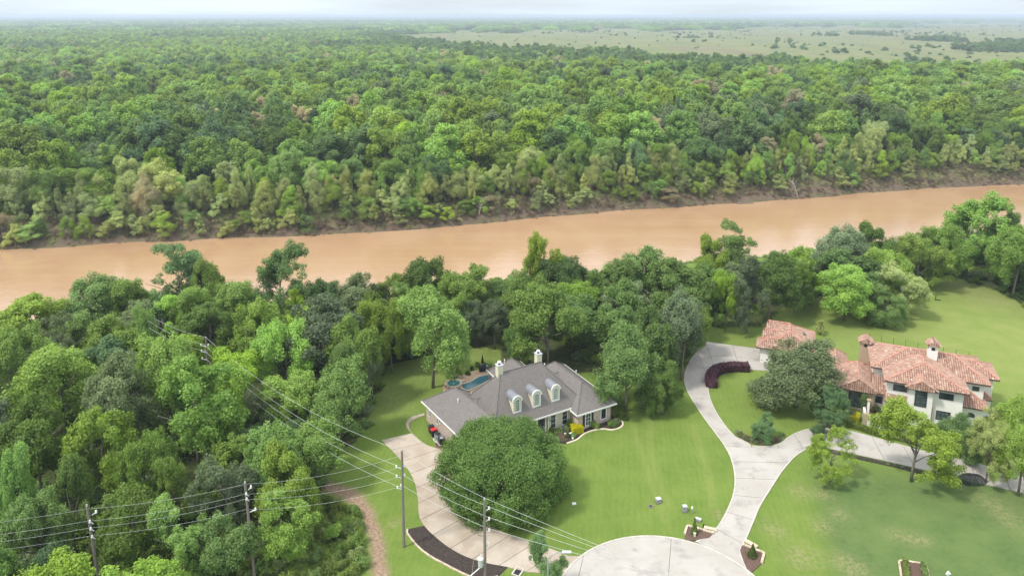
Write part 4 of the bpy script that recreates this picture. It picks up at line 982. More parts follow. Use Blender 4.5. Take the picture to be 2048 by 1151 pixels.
# ---- tile-roofed house
O2, R2 = (56.18, 100.767), math.radians(-22)
H2 = empty('tile_roofed_house', (*O2, 0), R2, label='two-storey white stucco house with red clay tile roofs', cat='house')
rt = lambda *a, **k: roof(H2, 'h2', *a, TILEB, TRIMB, tiled=True, **k)
rt((-1.7,14.1,3.6,13.2), 6.3, (3.6,8.4), (10.0,8.4), 8.15, 'u')
rt((9.5,15.7,6.0,11.6), 6.28, (10.5,8.8), (12.9,8.8), 7.5, 'u')
rt((-.15,10.75,-.45,8.2), 6.3, (5.35,3.7), (5.35,6.5), 8.1, 'v')
rt((2.6,6.7,-.95,3.2), 6.05, (4.65,-.95), (4.65,3.0), 7.15, 'v')
rt([(.15,-.35),(3.25,-.35),(3.25,.62),(.15,.62)], 3.05, (.15,.60), (3.25,.60), 4.1, 'u')
rt((8.5,14.0,2.15,7.6), 3.05, (9.4,4.6), (11.5,4.6), 4.75, 'u')
rt((12.5,15.0,5.6,9.8), 3.1, (13.5,6.6), (13.5,8.8), 4.2, 'v')
rt((-6.2,-.85,.65,7.8), 3.45, (-3.5,.65), (-3.5,7.0), 5.2, 'v')
rt([(-1.5,1.65),(.5,1.65),(.5,4.5),(-1.5,4.5)], 3.05, (-1.5,4.35), (.5,4.35), 4.9, 'u')
rt((-8.4,-4.7,3.0,14.1), 3.0, (-6.5,4.6), (-6.5,12.3), 4.4, 'v')
rt((-5.8,-1.0,5.0,11.2), 3.02, (-4.2,8.1), (-2.6,8.1), 4.5, 'u')
W2 = lambda *a, **k: walls(H2, 'h2', *a, **k)
W2(-1.2,13.5,4.2,12.7,6.25,STUC); W2(10.9,15.1,6.5,11.1,6.2,STUC); W2(.35,10.25,.35,8.0,6.25,STUC)
W2(3.05,6.25,-.45,.34,6.0,STUC)
MB().add([(3.05,-.45,6.0),(6.25,-.45,6.0),(4.65,-.45,6.95),(3.05,.3,6.0),(6.25,.3,6.0),(4.65,.3,6.95)], [(0,1,2),(5,4,3),(0,2,5,3),(1,4,5,2)]).build('gable', STUC, H2)
W2(9.2,13.5,2.75,7.4,3.0,STUC); W2(12.7,14.5,6.2,9.4,3.05,STUC); W2(-5.7,-1.3,1.1,7.6,3.4,RUBBLE)
MB().add([(-5.7,1.1,3.38),(-1.3,1.1,3.38),(-3.5,1.1,4.95),(-5.7,1.6,3.38),(-1.3,1.6,3.38),(-3.5,1.6,4.95)], [(0,1,2),(5,4,3),(0,2,5,3),(1,4,5,2)]).build('gable', RUBBLE, H2)
W2(-1.28,.34,2.3,4.18,3.0,STUC); W2(-7.9,-5.2,3.5,13.6,2.95,STUC); W2(-5.3,-1.25,5.6,10.7,2.97,STUC)
STONEP = RUBBLE
# windows, placed on their walls from the photograph
ow2 = frame_px(O2, R2); Z3 = lambda a, b: (1660+a/6.0235, 670+b/6.0235)
def wpx(x0, y0, x1, y1, v, **k):
    """corners: left-top and right-bottom of the opening in the enlarged photo"""
    a = ow2(*Z3(x0, y0), v=v); b = ow2(*Z3(x1, y1), v=v); w_ = abs(b[0]-a[0]); h = abs(a[1]-b[1])
    return window(H2, (a[0]+b[0])/2, v-.012, min(a[1], b[1]), w_, h, **k)
DK = DARKF
wpx(770,590,918,680,.35, cols=2, rows=1, fm=DK, t=.06)
wpx(1325,690,1480,782,.35, cols=3, rows=2, fm=DK, t=.06)
wpx(1035,668,1150,862,-.45, cols=2, rows=5, fm=DK, t=.07)
wpx(1285,905,1435,1030,.35, cols=3, rows=2, fm=DK, t=.06)
wpx(1722,615,1788,668,4.2, cols=2, rows=2, fm=DK, t=.06)
wpx(700,825,800,945,.35, cols=3, rows=3, fm=DK, t=.06)
wpx(1655,928,1735,985,2.75, arch=True, cols=2, rows=2, fm=DK, t=.06)
wpx(555,730,622,815,2.3, cols=2, rows=3, fm=DK, t=.06)
window(H2, -3.5, 1.08, .55, 2.3, 3.15, arch=True, cols=3, rows=3, fm=DK, t=.08)
MB().box((3.2, .2, 1.5), (.5,.35,3.1)).build('stone_pier', RUBBLE, H2); MB().box((6.15, .0, 1.5), (.55,.4,3.1)).build('stone_pier', RUBBLE, H2)
def chimney(u, v, w_, z0, z1, mat, zr):
    c_ = MB().box((u,v,(z0+z1)/2), (w_,w_,z1-z0)).build('chimney', mat, H2)
    for f, (dx, dy, rz) in enumerate(((0,-1,0),(-1,0,-math.pi/2),(1,0,math.pi/2))):
        mb = MB(); ap = [(-.26,0),(.26,0)]+[(.26*math.cos(a*math.pi/8), .26+.26*math.sin(a*math.pi/8)) for a in range(9)]
        mb.add([(p[0],-.01,p[1]) for p in ap]+[(p[0],.02,p[1]) for p in ap], [list(range(11))]+[(i,(i+1)%11,(i+1)%11+11,i+11) for i in range(11)])
        mb.build('arched_vent', DARKF, c_, (u+dx*w_/2, v+dy*w_/2, z1-.85), rz)
    r_ = w_/2+.22; mb = MB(); cs = [(u-r_,v-r_,z1),(u+r_,v-r_,z1),(u+r_,v+r_,z1),(u-r_,v+r_,z1)]; a0, a1 = (u,v-r_,zr),(u,v+r_,zr)
    rr = MB()
    for f in planes(cs, a0, a1, 'v'): rr.add(f, [list(range(len(f)))])
    rr.add([(p[0],p[1],z1-.08) for p in cs]+cs, [(3,2,1,0)]+[(i,(i+1)%4,(i+1)%4+4,i+4) for i in range(4)])
    ro = rr.build('roof', TILEB, c_); key = 'ch%.1f' % u
    ROOFS[key] = [dict(foot=[(p[0],p[1]) for p in cs], planes=planes(cs, a0, a1, 'v'), z0=z1, obj=c_, tiled=True)]; lay_tiles(key, .3, .36)
chimney(-2.05, 11.9, 1.55, 0, 7.0, RUBBLE, 7.7); chimney(6.85, 7.3, 1.3, 6.8, 10.0, STUC, 10.65)
lay_tiles('h2')
# garage of the tile-roofed house
H3 = empty('garage', (*O2, 0), R2, label='low garage with stepped red tile roofs behind the grey-green oak', cat='garage')
rg_ = lambda *a, **k: roof(H3, 'h3', *a, TILEB, TRIMB, tiled=True, **k)
rg_((-17.2,-9.6,12.2,21.6), 3.0, (-13.7,15.8), (-13.7,18.6), 4.9, 'v')
rg_((-17.8,-12.6,18.9,22.4), 3.05, (-17.6,20.7), (-14.0,20.7), 4.3, 'u')
rg_((-18.3,-12.8,15.4,18.5), 3.04, (-18.1,17.0), (-14.0,17.0), 4.15, 'u')
rg_((-19.0,-12.8,11.4,15.0), 3.02, (-17.3,13.2), (-14.0,13.2), 4.2, 'u')
walls(H3, 'h3', -16.7, -10.1, 12.7, 21.1, 2.95, STUC); walls(H3, 'h3', -17.3, -13, 19.3, 22.0, 2.95, STUC); walls(H3, 'h3', -17.8, -13, 15.8, 18.1, 2.95, STUC); walls(H3, 'h3', -18.4, -13, 11.9, 14.6, 2.95, STUC)
for v in (13.2, 16.95, 20.6):
    uu = {13.2:-18.4, 16.95:-17.8, 20.6:-17.3}[v]; MB().box((uu-.02, v, 1.1), (.06, 2.1, 2.2)).build('garage_door', simple('door_wood', (.14,.09,.06)), H3)
MB().box((-11.6, 17.8, 4.05), (.9,.9,.12)).build('skylight', GLASS, H3)
lay_tiles('h3')
# front court of the tile-roofed house
def wpos(u, v, z=0): return (*local(O2, R2, u, v), z)
t = empty('garden_wall', wpos(0,0), R2, label='white court wall with stone end piers in front of tile-roofed house', cat='wall')
MB().box((-.4, -3.3, .8), (4.0, .3, 1.75)).build('wall_panel', STUC, t); MB().box((-.4, -3.3, 1.72), (4.1, .42, .1)).build('coping', STONE, t)
for u in (-2.65, 1.9): MB().box((u,-3.3,.95), (.55,.5,2.1)).build('pier', RUBBLE, t)
MB().box((-2.65,-2.0,.85), (.3,2.2,1.7)).build('wall_panel', STUC, t)
sheet('court_floor', [local(O2,R2,a,b) for a, b in ((-2.5,-3.1),(1.8,-3.1),(3.2,-.3),(.3,.3),(.3,2.2),(-1.2,2.2),(-2.5,1.0))], .16, ORANGE, None, label='terracotta paved entrance court behind the white wall', cat='court')
t = empty('entry_column', wpos(-2.1,-.9), R2, label='tall white column with stone capital at the court entrance', cat='column')
MB().box((0,0,1.4),(.32,.32,2.9)).build('shaft', STUC, t); MB().box((0,0,2.95),(.5,.5,.22)).build('capital', RUBBLE, t)
for k, (u, v, R, H, kd, lb) in enumerate(((-.6,.9,1.0,1.5,'hedge','large dark round shrub inside the entrance court'),(.9,-1.9,.75,.9,'hedge','small dark shrub behind the white court wall'),(-2.6,.2,.8,3.4,'teal','upright ivy-like shrub beside the arched window'))):
    shrub(0,0,R,H,kd,lb, 60+k, 1300, .17, xy=local(O2,R2,u,v))
t = [local(O2,R2,a,b) for a, b in ((-5.6,-1.4),(-5.4,-2.9),(-3.6,-2.9),(-3.4,-1.4))]
inst('hedge', hedge_mesh('hedge', 'lime', 9, t, .45, .9, 1500, .11), label='clipped bright yellow U-shaped hedge before the arched window', cat='hedge')
x, y = local(O2, R2, -4.5, -2.0); t = empty('fountain', (x, y, 0), label='dark stone fountain inside the yellow U-shaped hedge', cat='fountain')
MB().tube([(0,0,0),(0,0,.5)], .65, 14).build('basin', TRIMB, t); MB().tube([(0,0,.5),(0,0,1.1)], .12, 8).build('stem', TRIMB, t); MB().tube([(0,0,1.1),(0,0,1.25)], .2, 12, r1=.42).build('bowl', TRIMB, t)
hp = smoothline(GP([(1692,850),(1720,858),(1750,868),(1790,877),(1840,890)])); inst('hedge', hedge_mesh('hedge', 'hedge', 10, hp, .8, .7, 3500, .14), label='low dark green hedge between white house and drive', cat='hedge')
ph = GP([(1424,776),(1421,762),(1428,750),(1440,743),(1458,740),(1478,739),(1498,740)]); inst('hedge', hedge_mesh('hedge', 'purple', 11, smoothline(ph), 1.7, 1.1, 6500, .17), label='curved deep purple hedge beside the motor court', cat='hedge')
bb = smoothline(GP([(1468,866),(1478,876),(1495,884),(1525,890),(1552,886),(1571,874)])); bi = smoothline(GP([(1562,868),(1540,876),(1520,877),(1500,872),(1484,865)]))
sheet('mulch_bed', bb+bi, .05, MULCHB, label='crescent mulch bed at the tip of the oak island', cat='mulch bed')
for k in range(16):
    f = (k+.5)/16; i = int(f*(len(bb)-1)); p, q = bb[i], bi[len(bi)-1-int(f*(len(bi)-1))]; s_ = .35+.2*math.sin(k*2.2)
    shrub(0,0,.6,.5,['grey','brush','dark'][k%3],['low grey-green plant in the crescent bed at the island tip','low brownish plant in the crescent bed at the island tip','low dark green plant in the crescent bed at the island tip'][k%3],80+k,260,.14,group='low plants of the crescent bed',xy=(p[0]+(q[0]-p[0])*s_, p[1]+(q[1]-p[1])*s_))
lb_ = smoothline(GP([(1628,897),(1660,902),(1700,911),(1760,924),(1800,933),(1850,946),(1900,958),(1940,968)])); curb('planting_bed', lb_, .9, .07, MULCH, label='narrow dark plant strip below the drive of the white house', cat='planting bed')
for k in range(22):
    i = int((k+.5)/22*(len(lb_)-1)); p = lb_[i]; shrub(0,0,.38,.35,['dark','grey','hedge'][k%3],'low dark plant in the strip between drive and front lawn',120+k,120,.12,group='low plants along the drive strip',xy=(p[0]+rnd.uniform(-.2,.2), p[1]+rnd.uniform(-.2,.2)))
# patio and wire fence behind
sheet('patio', [local(O2,R2,a,b) for a, b in ((-1.2,12.6),(12.0,12.6),(12.0,22.6),(5.3,27.8),(.5,28.2))], .1, PAVEW, None, thick=.2, label='pale concrete patio behind the tile-roofed house', cat='patio')
f0, f1 = local(O2,R2,.2,29.0), local(O2,R2,16,27.2); t = empty('wire_fence', label='thin dark wire fence behind the pale patio', cat='fence')
for k in range(9):
    a = k/8; x, y = f0[0]+(f1[0]-f0[0])*a, f0[1]+(f1[1]-f0[1])*a; MB().tube([(x,y,-.1),(x,y,1.3)], .035, 5).build('post', DARKF, t)
for z in (.4,.8,1.2): MB().tube([(*f0,z),(*f1,z)], .012, 4).build('rail', DARKF, t)
x, y = local(O2,R2,-1.6,14.6); t = empty('patio_chair', (x, y, .1), .5, label='dark patio chair by the stone chimney', cat='chair')
MB().box((0,0,.42),(.6,.6,.08)).build('seat', DARKF, t); MB().box((0,.28,.75),(.6,.06,.6)).build('backrest', DARKF, t)
for a in (-.26,.26):
    for b in (-.26,.26): MB().tube([(a,b,0),(a,b,.4)], .03, 5).build('leg', DARKF, t)
# dark mesh trampoline on its side beside the drive
x, y = G(1943, 962); t = empty('garden_net', (x, y, 0), label='low dark domed mesh frame standing at the drive edge', cat='net frame')
mb = MB()
for k in range(9):
    a = k*math.pi/9
    for dz in (0,): mb.tube([(1.9*math.cos(a)*math.cos(q*math.pi/10), 1.1*math.sin(a)*math.cos(q*math.pi/10), 1.0*math.sin(q*math.pi/10)) for q in range(11)], .03, 4)
mb.build('frame', DARKF, t)
m = M_('dark_mesh'); m.col((.02,.035,.025), .8); tp = m.n('ShaderNodeBsdfTransparent'); ms = m.n('ShaderNodeMixShader'); ms.inputs[0].default_value = .5; m.l(m.b.outputs[0], ms.inputs[1]); m.l(tp.outputs[0], ms.inputs[2]); m.l(ms.outputs[0], m.out.inputs['Surface'])
bm = bmesh.new(); bmesh.ops.create_icosphere(bm, subdivisions=3, radius=1.0)
bmesh.ops.delete(bm, geom=[v for v in bm.verts if v.co.z < -.05], context='VERTS')
for v in bm.verts: v.co = Vector((v.co.x*1.85, v.co.y*1.05, max(0,v.co.z)*.97))
me_ = bpy.data.meshes.new('mesh_cover'); bm.to_mesh(me_); bm.free(); me_.materials.append(m.m); inst('mesh_cover', me_, t)
# shed in the wood, half cylinder
x, y = G(478, 735); t = empty('shed', (x+1, y+4, 0), math.radians(35), label='olive arched tunnel shed half hidden under the trees', cat='shed')
ar = [(2.1*math.cos(a*math.pi/10), .3+2.3*math.sin(a*math.pi/10)) for a in range(11)]; mb = MB(); vs = [(a, -3, z) for a, z in ar]+[(a, 3, z) for a, z in ar]
mb.add(vs, [(i,i+1,i+12,i+11) for i in range(10)]+[list(range(11,22))]); mb.build('cover', simple('shed_cover', (.27,.25,.18), .7, var=.25), t)
mb = MB().add([(a*.93, -2.9, z*.95) for a, z in ar], [list(range(11))]); mb.build('opening', DARKF, t)
for yy in (-2.98, 2.98): MB().tube([(a*1.01, yy, z*1.01) for a, z in ar], .06, 5).build('hoop', GREYM, t)
p = G(1890,600,0); 
x, y = G(1871, 600); t = empty('fire_pit', (x, y, 0), label='two small dark posts standing alone on the back lawn', cat='post')
MB().tube([(0,0,-.1),(0,0,1.1)], .08, 6).build('post', DARKF, t); MB().tube([(0,0,.1),(1.0,-.2,.1)], .1, 6).build('log', DARKF, t)
# ------------------------------------------------------------------ trees one can tell apart
fence_t = [o for o in COL.objects if o.name == 'fire_pit']
for o in fence_t: o.name = 'fence_post'
def depth_at(x, y, z): return y*_c-(z-CAMH)*_s
def by_top(px, ytop, H):
    """where a tree of height H stands whose top shows at this pixel"""
    z = H
    for _ in range(12):
        x, y = G(px, ytop, z); z = H+gz(x, y)*.7+(z-H)*.3
    return x, y
def by_base(px, ybase, ytop):
    x, y = G(px, ybase); lo, hi = .5, 40
    for _ in range(40):
        mid = (lo+hi)/2
        if PX(x, y, mid)[1] > ytop: lo = mid
        else: hi = mid
    return x, y, mid
SPEC = [
 # px, ytop, width px, H or ('b', ybase[, xbase]), shape, kind, label
 (1592,690,176,('b',812),'low0','sage','broad grey-green oak on the driveway island before the garage'),
 (1655,768,78,('b',842),'low1','teal','dense dark green tree at left of the arched stone gable'),
 (1526,828,52,('b',878),'low2','teal','small round green tree at the tip of the oak island'),
 (1657,824,68,('b',876),'loose0','teal','small bluish-green tree where the drive bends to the white house'),
 (1660,862,92,('b',962),'loose1','yellow','yellow-green young tree nearest the driveway on the front lawn'),
 (1822,808,165,('b',962),'loose2','yellow','big open lime-green tree in front of the white house'),
 (1912,834,95,('b',912),'low1','teal','dark bluish-green tree at the right corner of white house'),
 (1972,822,100,('b',965),'loose0','willow','thin pale green tree behind the domed mesh frame'),
 (2036,812,130,('b',990),'loose1','yellow','yellow-green tree with thick trunk at right edge of lawn'),
 (1092,1076,94,('b',1200),'loose2','teal','small tree with thin leaves around the street lamp'),
 (1252,655,146,('b',822),'low1','mid','leafy tree close behind the right wing of the brick house'),
 (1325,722,78,('b',828),'low2','dark','low dark tree on the right side of the brick house'),
 (1705,528,118,('b',640,1688),'high1','bright','bright green lone tree with leaning trunk on back lawn'),
 (1768,575,80,('b',650),'low2','mid','darker green tree touching the bright lone tree'),
 (1798,528,105,('b',632),'loose1','willow','silvery pale tree right of the bright lone tree'),
 (1598,520,70,('b',625,1588),'loose0','mid','slender tree with bare pale trunk above the garage'),
 (1455,545,66,('b',664,1450),'high0','bright','bright green tree with pale trunk beyond the motor court'),
 (1492,520,90,('b',662),'loose2','grey','greyish tree of several trunks beyond the motor court'),
 (1535,508,110,('b',645),'high1','dark','dark green tree nearest the garage roofs'),
 (866,588,150,('b',775),'high0','mid','tall bright green tree left of the pool terrace'),
 (1096,578,158,('b',745),'high1','mid','large light green tree right behind the right chimney'),
 (942,604,58,('b',688),'high0','grey','small grey-green tree on the shaded back yard'),
 (990,602,76,('b',698),'high2','grey','slim-trunked grey-green tree standing in the middle of shaded yard'),
 (1045,640,70,('b',740),'round0','dark','dark low-crowned tree left of the large light green tree'),
 (345,487,150,17,'loose0','teal','tall airy tree rising over the river at far left'),
 (405,520,90,14,'round1','mid','rounded tree on the riverbank right of the tall airy one'),
 (555,486,132,17,'loose1','teal','tall airy tree against the river in the middle left'),
 (1086,466,82,17,'loose2','yellow','narrow yellowish poplar standing up against the river'),
 (1465,446,100,16,'loose0','mid','tallest round-headed tree against the river above the motor court'),
 (1425,478,80,13,'round2','mid','tree just left of the tallest round-headed one'),
 (1952,384,150,20,'loose1','bright','tallest spreading tree on the right riverbank'),
 (2042,462,110,15,'round3','bright','bright tree at the right edge by the big spreading one'),
 (2020,425,80,15,'round0','mid','dense tree behind the right edge of wood'),
 (1290,498,130,13,'round1','mid','broad tree on the bank in front of the widest water'),
 (1225,520,110,12,'round2','mid','rounded tree at the left shoulder of the bank clump'),
 (1345,520,150,15,'round0','mid','biggest domed tree in the clump behind the yard'),
 (1370,590,110,15,'round3','grey','grey-leaved tree below the biggest domed one'),
 (1240,576,130,13,'round2','mid','spreading tree between the light green one and the dome'),
 (1300,620,110,13,'round1','mid','bushy tree above the tree behind the right wing'),
 (1120,515,110,12,'round3','dark','dark dense tree below the yellowish poplar'),
 (1050,545,110,12,'round1','mid','medium green tree left of the yellowish poplar foot'),
 (852,522,100,13,'round3','dark','dark domed tree sticking up at the middle of the bank'),
 (945,532,110,12,'round0','mid','leafy tree right of the dark domed one'),
 (900,560,90,12,'round2','mid','middle-green tree below and right of the dark dome'),
 (715,552,110,11,'round1','grey','grey-green tree beside the lowest gap to the river'),
 (775,548,80,11,'loose2','mid','light feathery tree on the bank left of the dark dome'),
 (640,565,90,10,'round3','dark','low dark tree at the right foot of the tall airy tree'),
 (590,580,50,11,'round0','bright','small yellow-green tree glowing below the tall airy tree'),
 (470,560,120,12,'round2','mid','middle-green tree between the two tall airy trees'),
 (520,602,120,13,'round1','mid','rounded tree under the second tall airy tree'),
 (640,602,190,15,'round0','grey','widest grey-green crown in the middle of left wood'),
 (560,650,120,14,'round3','bright','light green tree above the tunnel shed'),
 (740,600,80,12,'round2','mid','mid-green tree left of the dark trunk'),
 (700,640,110,14,'round1','mid','leafy tree right of the widest grey-green crown'),
 (780,602,90,13,'round3','mid','tree with a dark bare trunk left of tall bright tree'),
 (690,682,90,12,'round2','mid','rounded tree lit on top right of the widest crown'),
 (680,730,140,('b',882),'low0','mid','dense tree at the left edge of the lawn near driveway'),
 (745,690,70,('b',800),'round3','grey','thin grey-green tree at the lawn edge above the driveway'),
 (600,845,92,('b',925),'low1','teal','bluish-green round tree under the long power lines'),
 (520,785,80,('b',880),'low2','grey','dark bluish tree half under the power lines'),
 (500,850,90,('b',925),'loose2','teal','pale bluish shrub-like tree left of the long power lines'),
 (280,612,66,13,'round1','mid','small domed tree standing out left of the upper power lines'),
 (60,592,170,12,'round0','yellow','yellowish-green tree at the left edge by the river'),
 (180,560,140,12,'round3','mid','broad tree on the left bank below the open water'),
 (250,555,120,12,'round2','mid','middle-green tree right of the broad left bank tree'),
 (110,635,120,13,'loose0','grey','hazy grey-green tree in the left wood'),
 (215,640,130,12,'round1','mid','wide flat-topped tree in the left wood'),
 (328,672,130,15,'round3','yellow','bright domed tree below left of the shed pole'),
 (380,718,190,16,'round0','bright','biggest sunlit tree of the left wood'),
 (440,745,110,13,'round2','bright','yellow-green outer tree at right edge of the biggest sunlit one'),
 (110,690,190,15,'round2','mid','large tree at left with a pale feathery top'),
 (230,715,150,15,'round1','grey','soft grey-green crown left of the biggest sunlit tree'),
 (30,660,120,14,'round3','yellow','yellow-green tree at the far left edge'),
 (190,820,150,14,'round0','mid','dull green crown in the middle of the left wood'),
 (290,870,110,12,'round3','dark','dark tree below the biggest sunlit one'),
 (60,800,150,14,'round1','dark','dark broad crown at the left edge'),
 (20,890,90,13,'round2','bright','bright leafy tree at the left edge halfway down'),
 (130,925,110,12,'loose2','mid','light feathery tree above the far left pole'),
 (330,915,100,11,'loose0','mid','pointed light green tree left of the thin pole'),
 (445,905,140,11,'loose1','grey','grey sparse tree behind the thin thicket pole'),
 (560,905,130,11,'round2','mid','broad green tree right of the thin thicket pole'),
 (560,985,130,9,'round0','mid','bushy tree at the edge of the brush by the dirt track'),
 (250,980,150,11,'round1','mid','big shrubby tree between the two left poles'),
 (60,1000,120,10,'round3','mid','bushy tree at the lower left edge'),
 (350,1000,140,10,'loose2','mid','loose leafy tree in the thicket between the poles'),
 (100,1092,110,8,'round2','teal','bluish-green round bush at the bottom left corner'),
 (440,1040,130,8,'round1','mid','low tree below the thin thicket pole'),
 (668,1048,42,('b',1078),'low0','bright','small lime sapling in the brush beside the dirt track'),
 (1600,498,90,12,'round1','bright','bright low crown behind the slender bare-trunked tree'),
 (1684,458,115,14,'round3','grey','grey-green crown against the water left of the twin dark one'),
 (1752,453,88,14,'round2','dark','dark crown against the water above the bright lone tree'),
 (1690,502,150,12,'round0','mid','wide domed tree directly behind the bright lone tree'),
 (1842,468,120,13,'loose2','yellow','yellowish-green open tree on the bank left of the tallest spreading one'),
 (1895,448,95,14,'round1','mid','dense tree under the left side of the tallest spreading one'),
 (1780,500,100,12,'round2','mid','mid-green tree behind the silvery pale one'),
 (1640,640,22,('b',668),'loose0','willow','tiny grey sapling on the lawn behind the garage'),
]
for i, (px, yt, wp, H, shp, kd, lb) in enumerate(SPEC):
    if isinstance(H, tuple):
        x, y, H = by_base(H[2] if len(H) > 2 else px, H[1], yt)
        xc = G(px, H)[0] if False else x
    else:
        x, y = by_top(px, yt, H)
    R = wp/2*depth_at(x, y, H*.6)/FPX
    if H < 3.2: crown = crown_me('bush0', kd)
    tree(x, y, R, H*1.0, shp, kd, lb)
# the round oak over the driveway: one big crown of its own
OAKM = leaf_mesh('crown', LEAF['mid'].copy(), 99, 8.1, .1, 9.2, 620, 210000, .225, cr=(.085,.14), shape='dome', inner=.04, clumpvar=.5, updown=-.75)
ox, oy = 0, 0
ox, oy = G(1002, 990)
t = empty('oak_tree', (ox, oy, 0), label='large dense round oak overhanging the left driveway', cat='tree'); oc = inst('crown', OAKM, t)
nt_ = OAKM.materials[0].node_tree
for nd in nt_.nodes:
    if nd.type == 'MIX' and nd.inputs[6].default_value[1] > 0 and nd.blend_type == 'MIX': nd.inputs[6].default_value = (.050,.112,.026,1); nd.inputs[7].default_value = (.130,.225,.060,1)
inst('trunk', trunk_mesh('trunk', 99, 7.5, .6, 10, .5), t); TREES.append((ox, oy, 8.6))

def region_phrase(x, y):
    px, py = PX(x, y, 8)
    if y > yfar(x)-3:
        return ['left part of the far bank','far bank left of centre','far bank opposite the brick house','far bank opposite the driveway','right part of the far bank'][min(4, max(0, int(px//410)))]
    if px > 1560: return 'wood at the right end of the near bank'
    if px > 1000: return 'clump between the yard and the river'
    if px > 620: return 'wood left of the back yard'
    if py < 640: return 'left wood close to the river'
    if py < 800: return 'left wood above the power lines'
    if px > 350: return 'thicket around the thin pole'
    return 'left wood near the bottom edge' if py > 950 else 'middle of the left wood'
KW = {'dark':'dark green','mid':'middle-green','bright':'bright green','yellow':'yellow-green','willow':'pale olive','grey':'grey-green','sage':'sage','teal':'bluish-green','tan':'nearly bare tan'}
AUTO = []
def auto_tree(x, y, R, H, shp, kd, cls='tree'):
    hw = 'low' if H < 8 else ('tall' if H > 13.5 else 'medium-height')
    reg = region_phrase(x, y); wd = 'broad' if R > 5 else 'narrow'
    form = 'willow' if shp.startswith('willow') else 'tree'
    t = tree(x, y, R, H, shp, kd, 'x', name='willow_tree' if form == 'willow' else 'tree', group='trees of the '+reg); AUTO.append((t, x, y, H, '%s %s %s' % (wd, KW[kd], form)))
def pick(w_): 
    r = rnd.random()*sum(w_.values())
    for k, v in w_.items():
        r -= v
        if r <= 0: return k
    return k
# fill the woods of this side
tries = 0; n0 = len(TREES)
wl = [(p[0], p[1]) for p in WOOD_L]; wr = WOOD_R
NEARFILL = []
OUTX = [-200,0,150,250,420,640,720,800,850,950,1080,1180,1290,1380,1420,1530,1600,1680,1830,1880,2048,2300]; OUTY = [600,600,592,565,555,585,565,558,535,545,545,552,515,535,505,525,515,480,490,450,450,450]
yard = GP([(745,800),(760,745),(880,700),(930,640),(1060,640),(1080,700),(1180,740),(1390,780),(1460,640),(1600,600),(1600,700),(1300,860),(760,860)])
while len(NEARFILL) < 118 and tries < 20000:
    tries += 1
    x, y = rnd.uniform(-85, 175), rnd.uniform(46, 205); 
    if not (inpoly(wl, x, y) or inpoly(wr, x, y)) or inpoly(yard, x, y): continue
    px, py = PX(x, y, 6)
    if not (-60 < px < 2110) or py > 1260: continue
    d_n = float(ynear(x))-y
    if d_n < 3: continue
    H = rnd.uniform(8.5, 12.0); R = rnd.uniform(4.2, 6.0)
    if d_n < 20: H = rnd.uniform(5, 7); R = 3.0
    if inpoly(GP([(455,690),(560,690),(560,790),(455,800)]), x, y): continue
    if (abs(x-pE[0]-(pE[1]-y)*-.40) < 6 and pE[1]-22 < y < pE[1]+4) or math.hypot(x-pD[0], y-pD[1]) < 3.5 or math.hypot(x-pC[0], y-pC[1]) < 3.5: continue
    while H > 3.5 and PX(x, y, H+gz(x, y))[1] < np.interp(PX(x, y, H)[0], OUTX, OUTY)+14: H -= .5
    if H < 4: continue
    R = min(R, H*.52)
    if any(math.hypot(x-a, y-b) < .62*(R+r_) for a, b, r_ in TREES): continue
    shp = 'round%d' % rnd.randrange(5) if rnd.random() < .75 else 'loose%d' % rnd.randrange(3)
    kd = pick({'dark':3,'mid':5,'grey':1.5,'bright':1.5,'teal':.7})
    if d_n < 14: shp, kd = 'willow%d' % rnd.randrange(3), 'willow'
    auto_tree(x, y, R, H, shp, kd); NEARFILL.append((x, y))
print('near fill', len(NEARFILL), 'tries', tries)

# far bank: willows at the water's edge and first ranks of forest as trees of their own
def forest_kind(x, y):
    v = wob(np.array(x), np.array(y), 38., .7)+.5*wob(np.array(x), np.array(y), 13., 2)+rnd.uniform(-.35, .35)
    if v > .34: return 'yellow'
    if v > .05: return 'bright'
    if v > -.35: return 'mid'
    return 'dark' if rnd.random() < .7 else 'teal'
WIL = []
for row, (d0, d1, h0, h1, sp) in enumerate(((3.5, 7.5, 4, 7.5, 3.9), (8, 13, 7, 11.5, 4.3), (12, 18, 9.5, 14, 5.0))):
    x = -178.0
    while x < 235:
        far_r = max(0., min(1., (x-10)/120.)); d = rnd.uniform(d0, d1)+far_r*(3.5 if row == 0 else 1.5)
        y = float(yfar(x))+d; px, _ = PX(x, y, 4)
        if -40 < px < 2090 and rnd.random() > (.25+.45*far_r if row == 0 else .08):
            WIL.append((x, y, rnd.uniform(2.5, 4.8), rnd.uniform(h0, h1), rnd.randrange(3), pick({'willow':6,'yellow':2,'mid':1.5,'tan':.35,'bright':1.5})))
        x += rnd.uniform(.6, 1.4)*sp
WIL.sort(key=lambda q: -q[3]*q[2]/q[1]); WREST = WIL[46:]
for (x, y, R, H, s_, kd) in WIL[:46]: auto_tree(x, y, R, H, 'willow%d' % s_, kd)
ranks = 0; cand = []
for _ in range(9000):
    x = rnd.uniform(-190, 240); yy = float(yfar(x)); y = yy+rnd.uniform(17, 60); px, _q = PX(x, y, 8)
    if not (-40 < px < 2090): continue
    R = rnd.uniform(5.5, 8.8)
    if any(math.hypot(x-a, y-b) < .74*(R+r_) for a, b, r_ in cand) or clear_mask(np.array(x), np.array(y)): continue
    cand.append((x, y, R))
cand.sort(key=lambda q: q[1]-float(yfar(q[0])))
budget = 296-len([o for o in COL.objects if o.get('category') == 'tree'])
FARREST = cand[max(0, budget):]
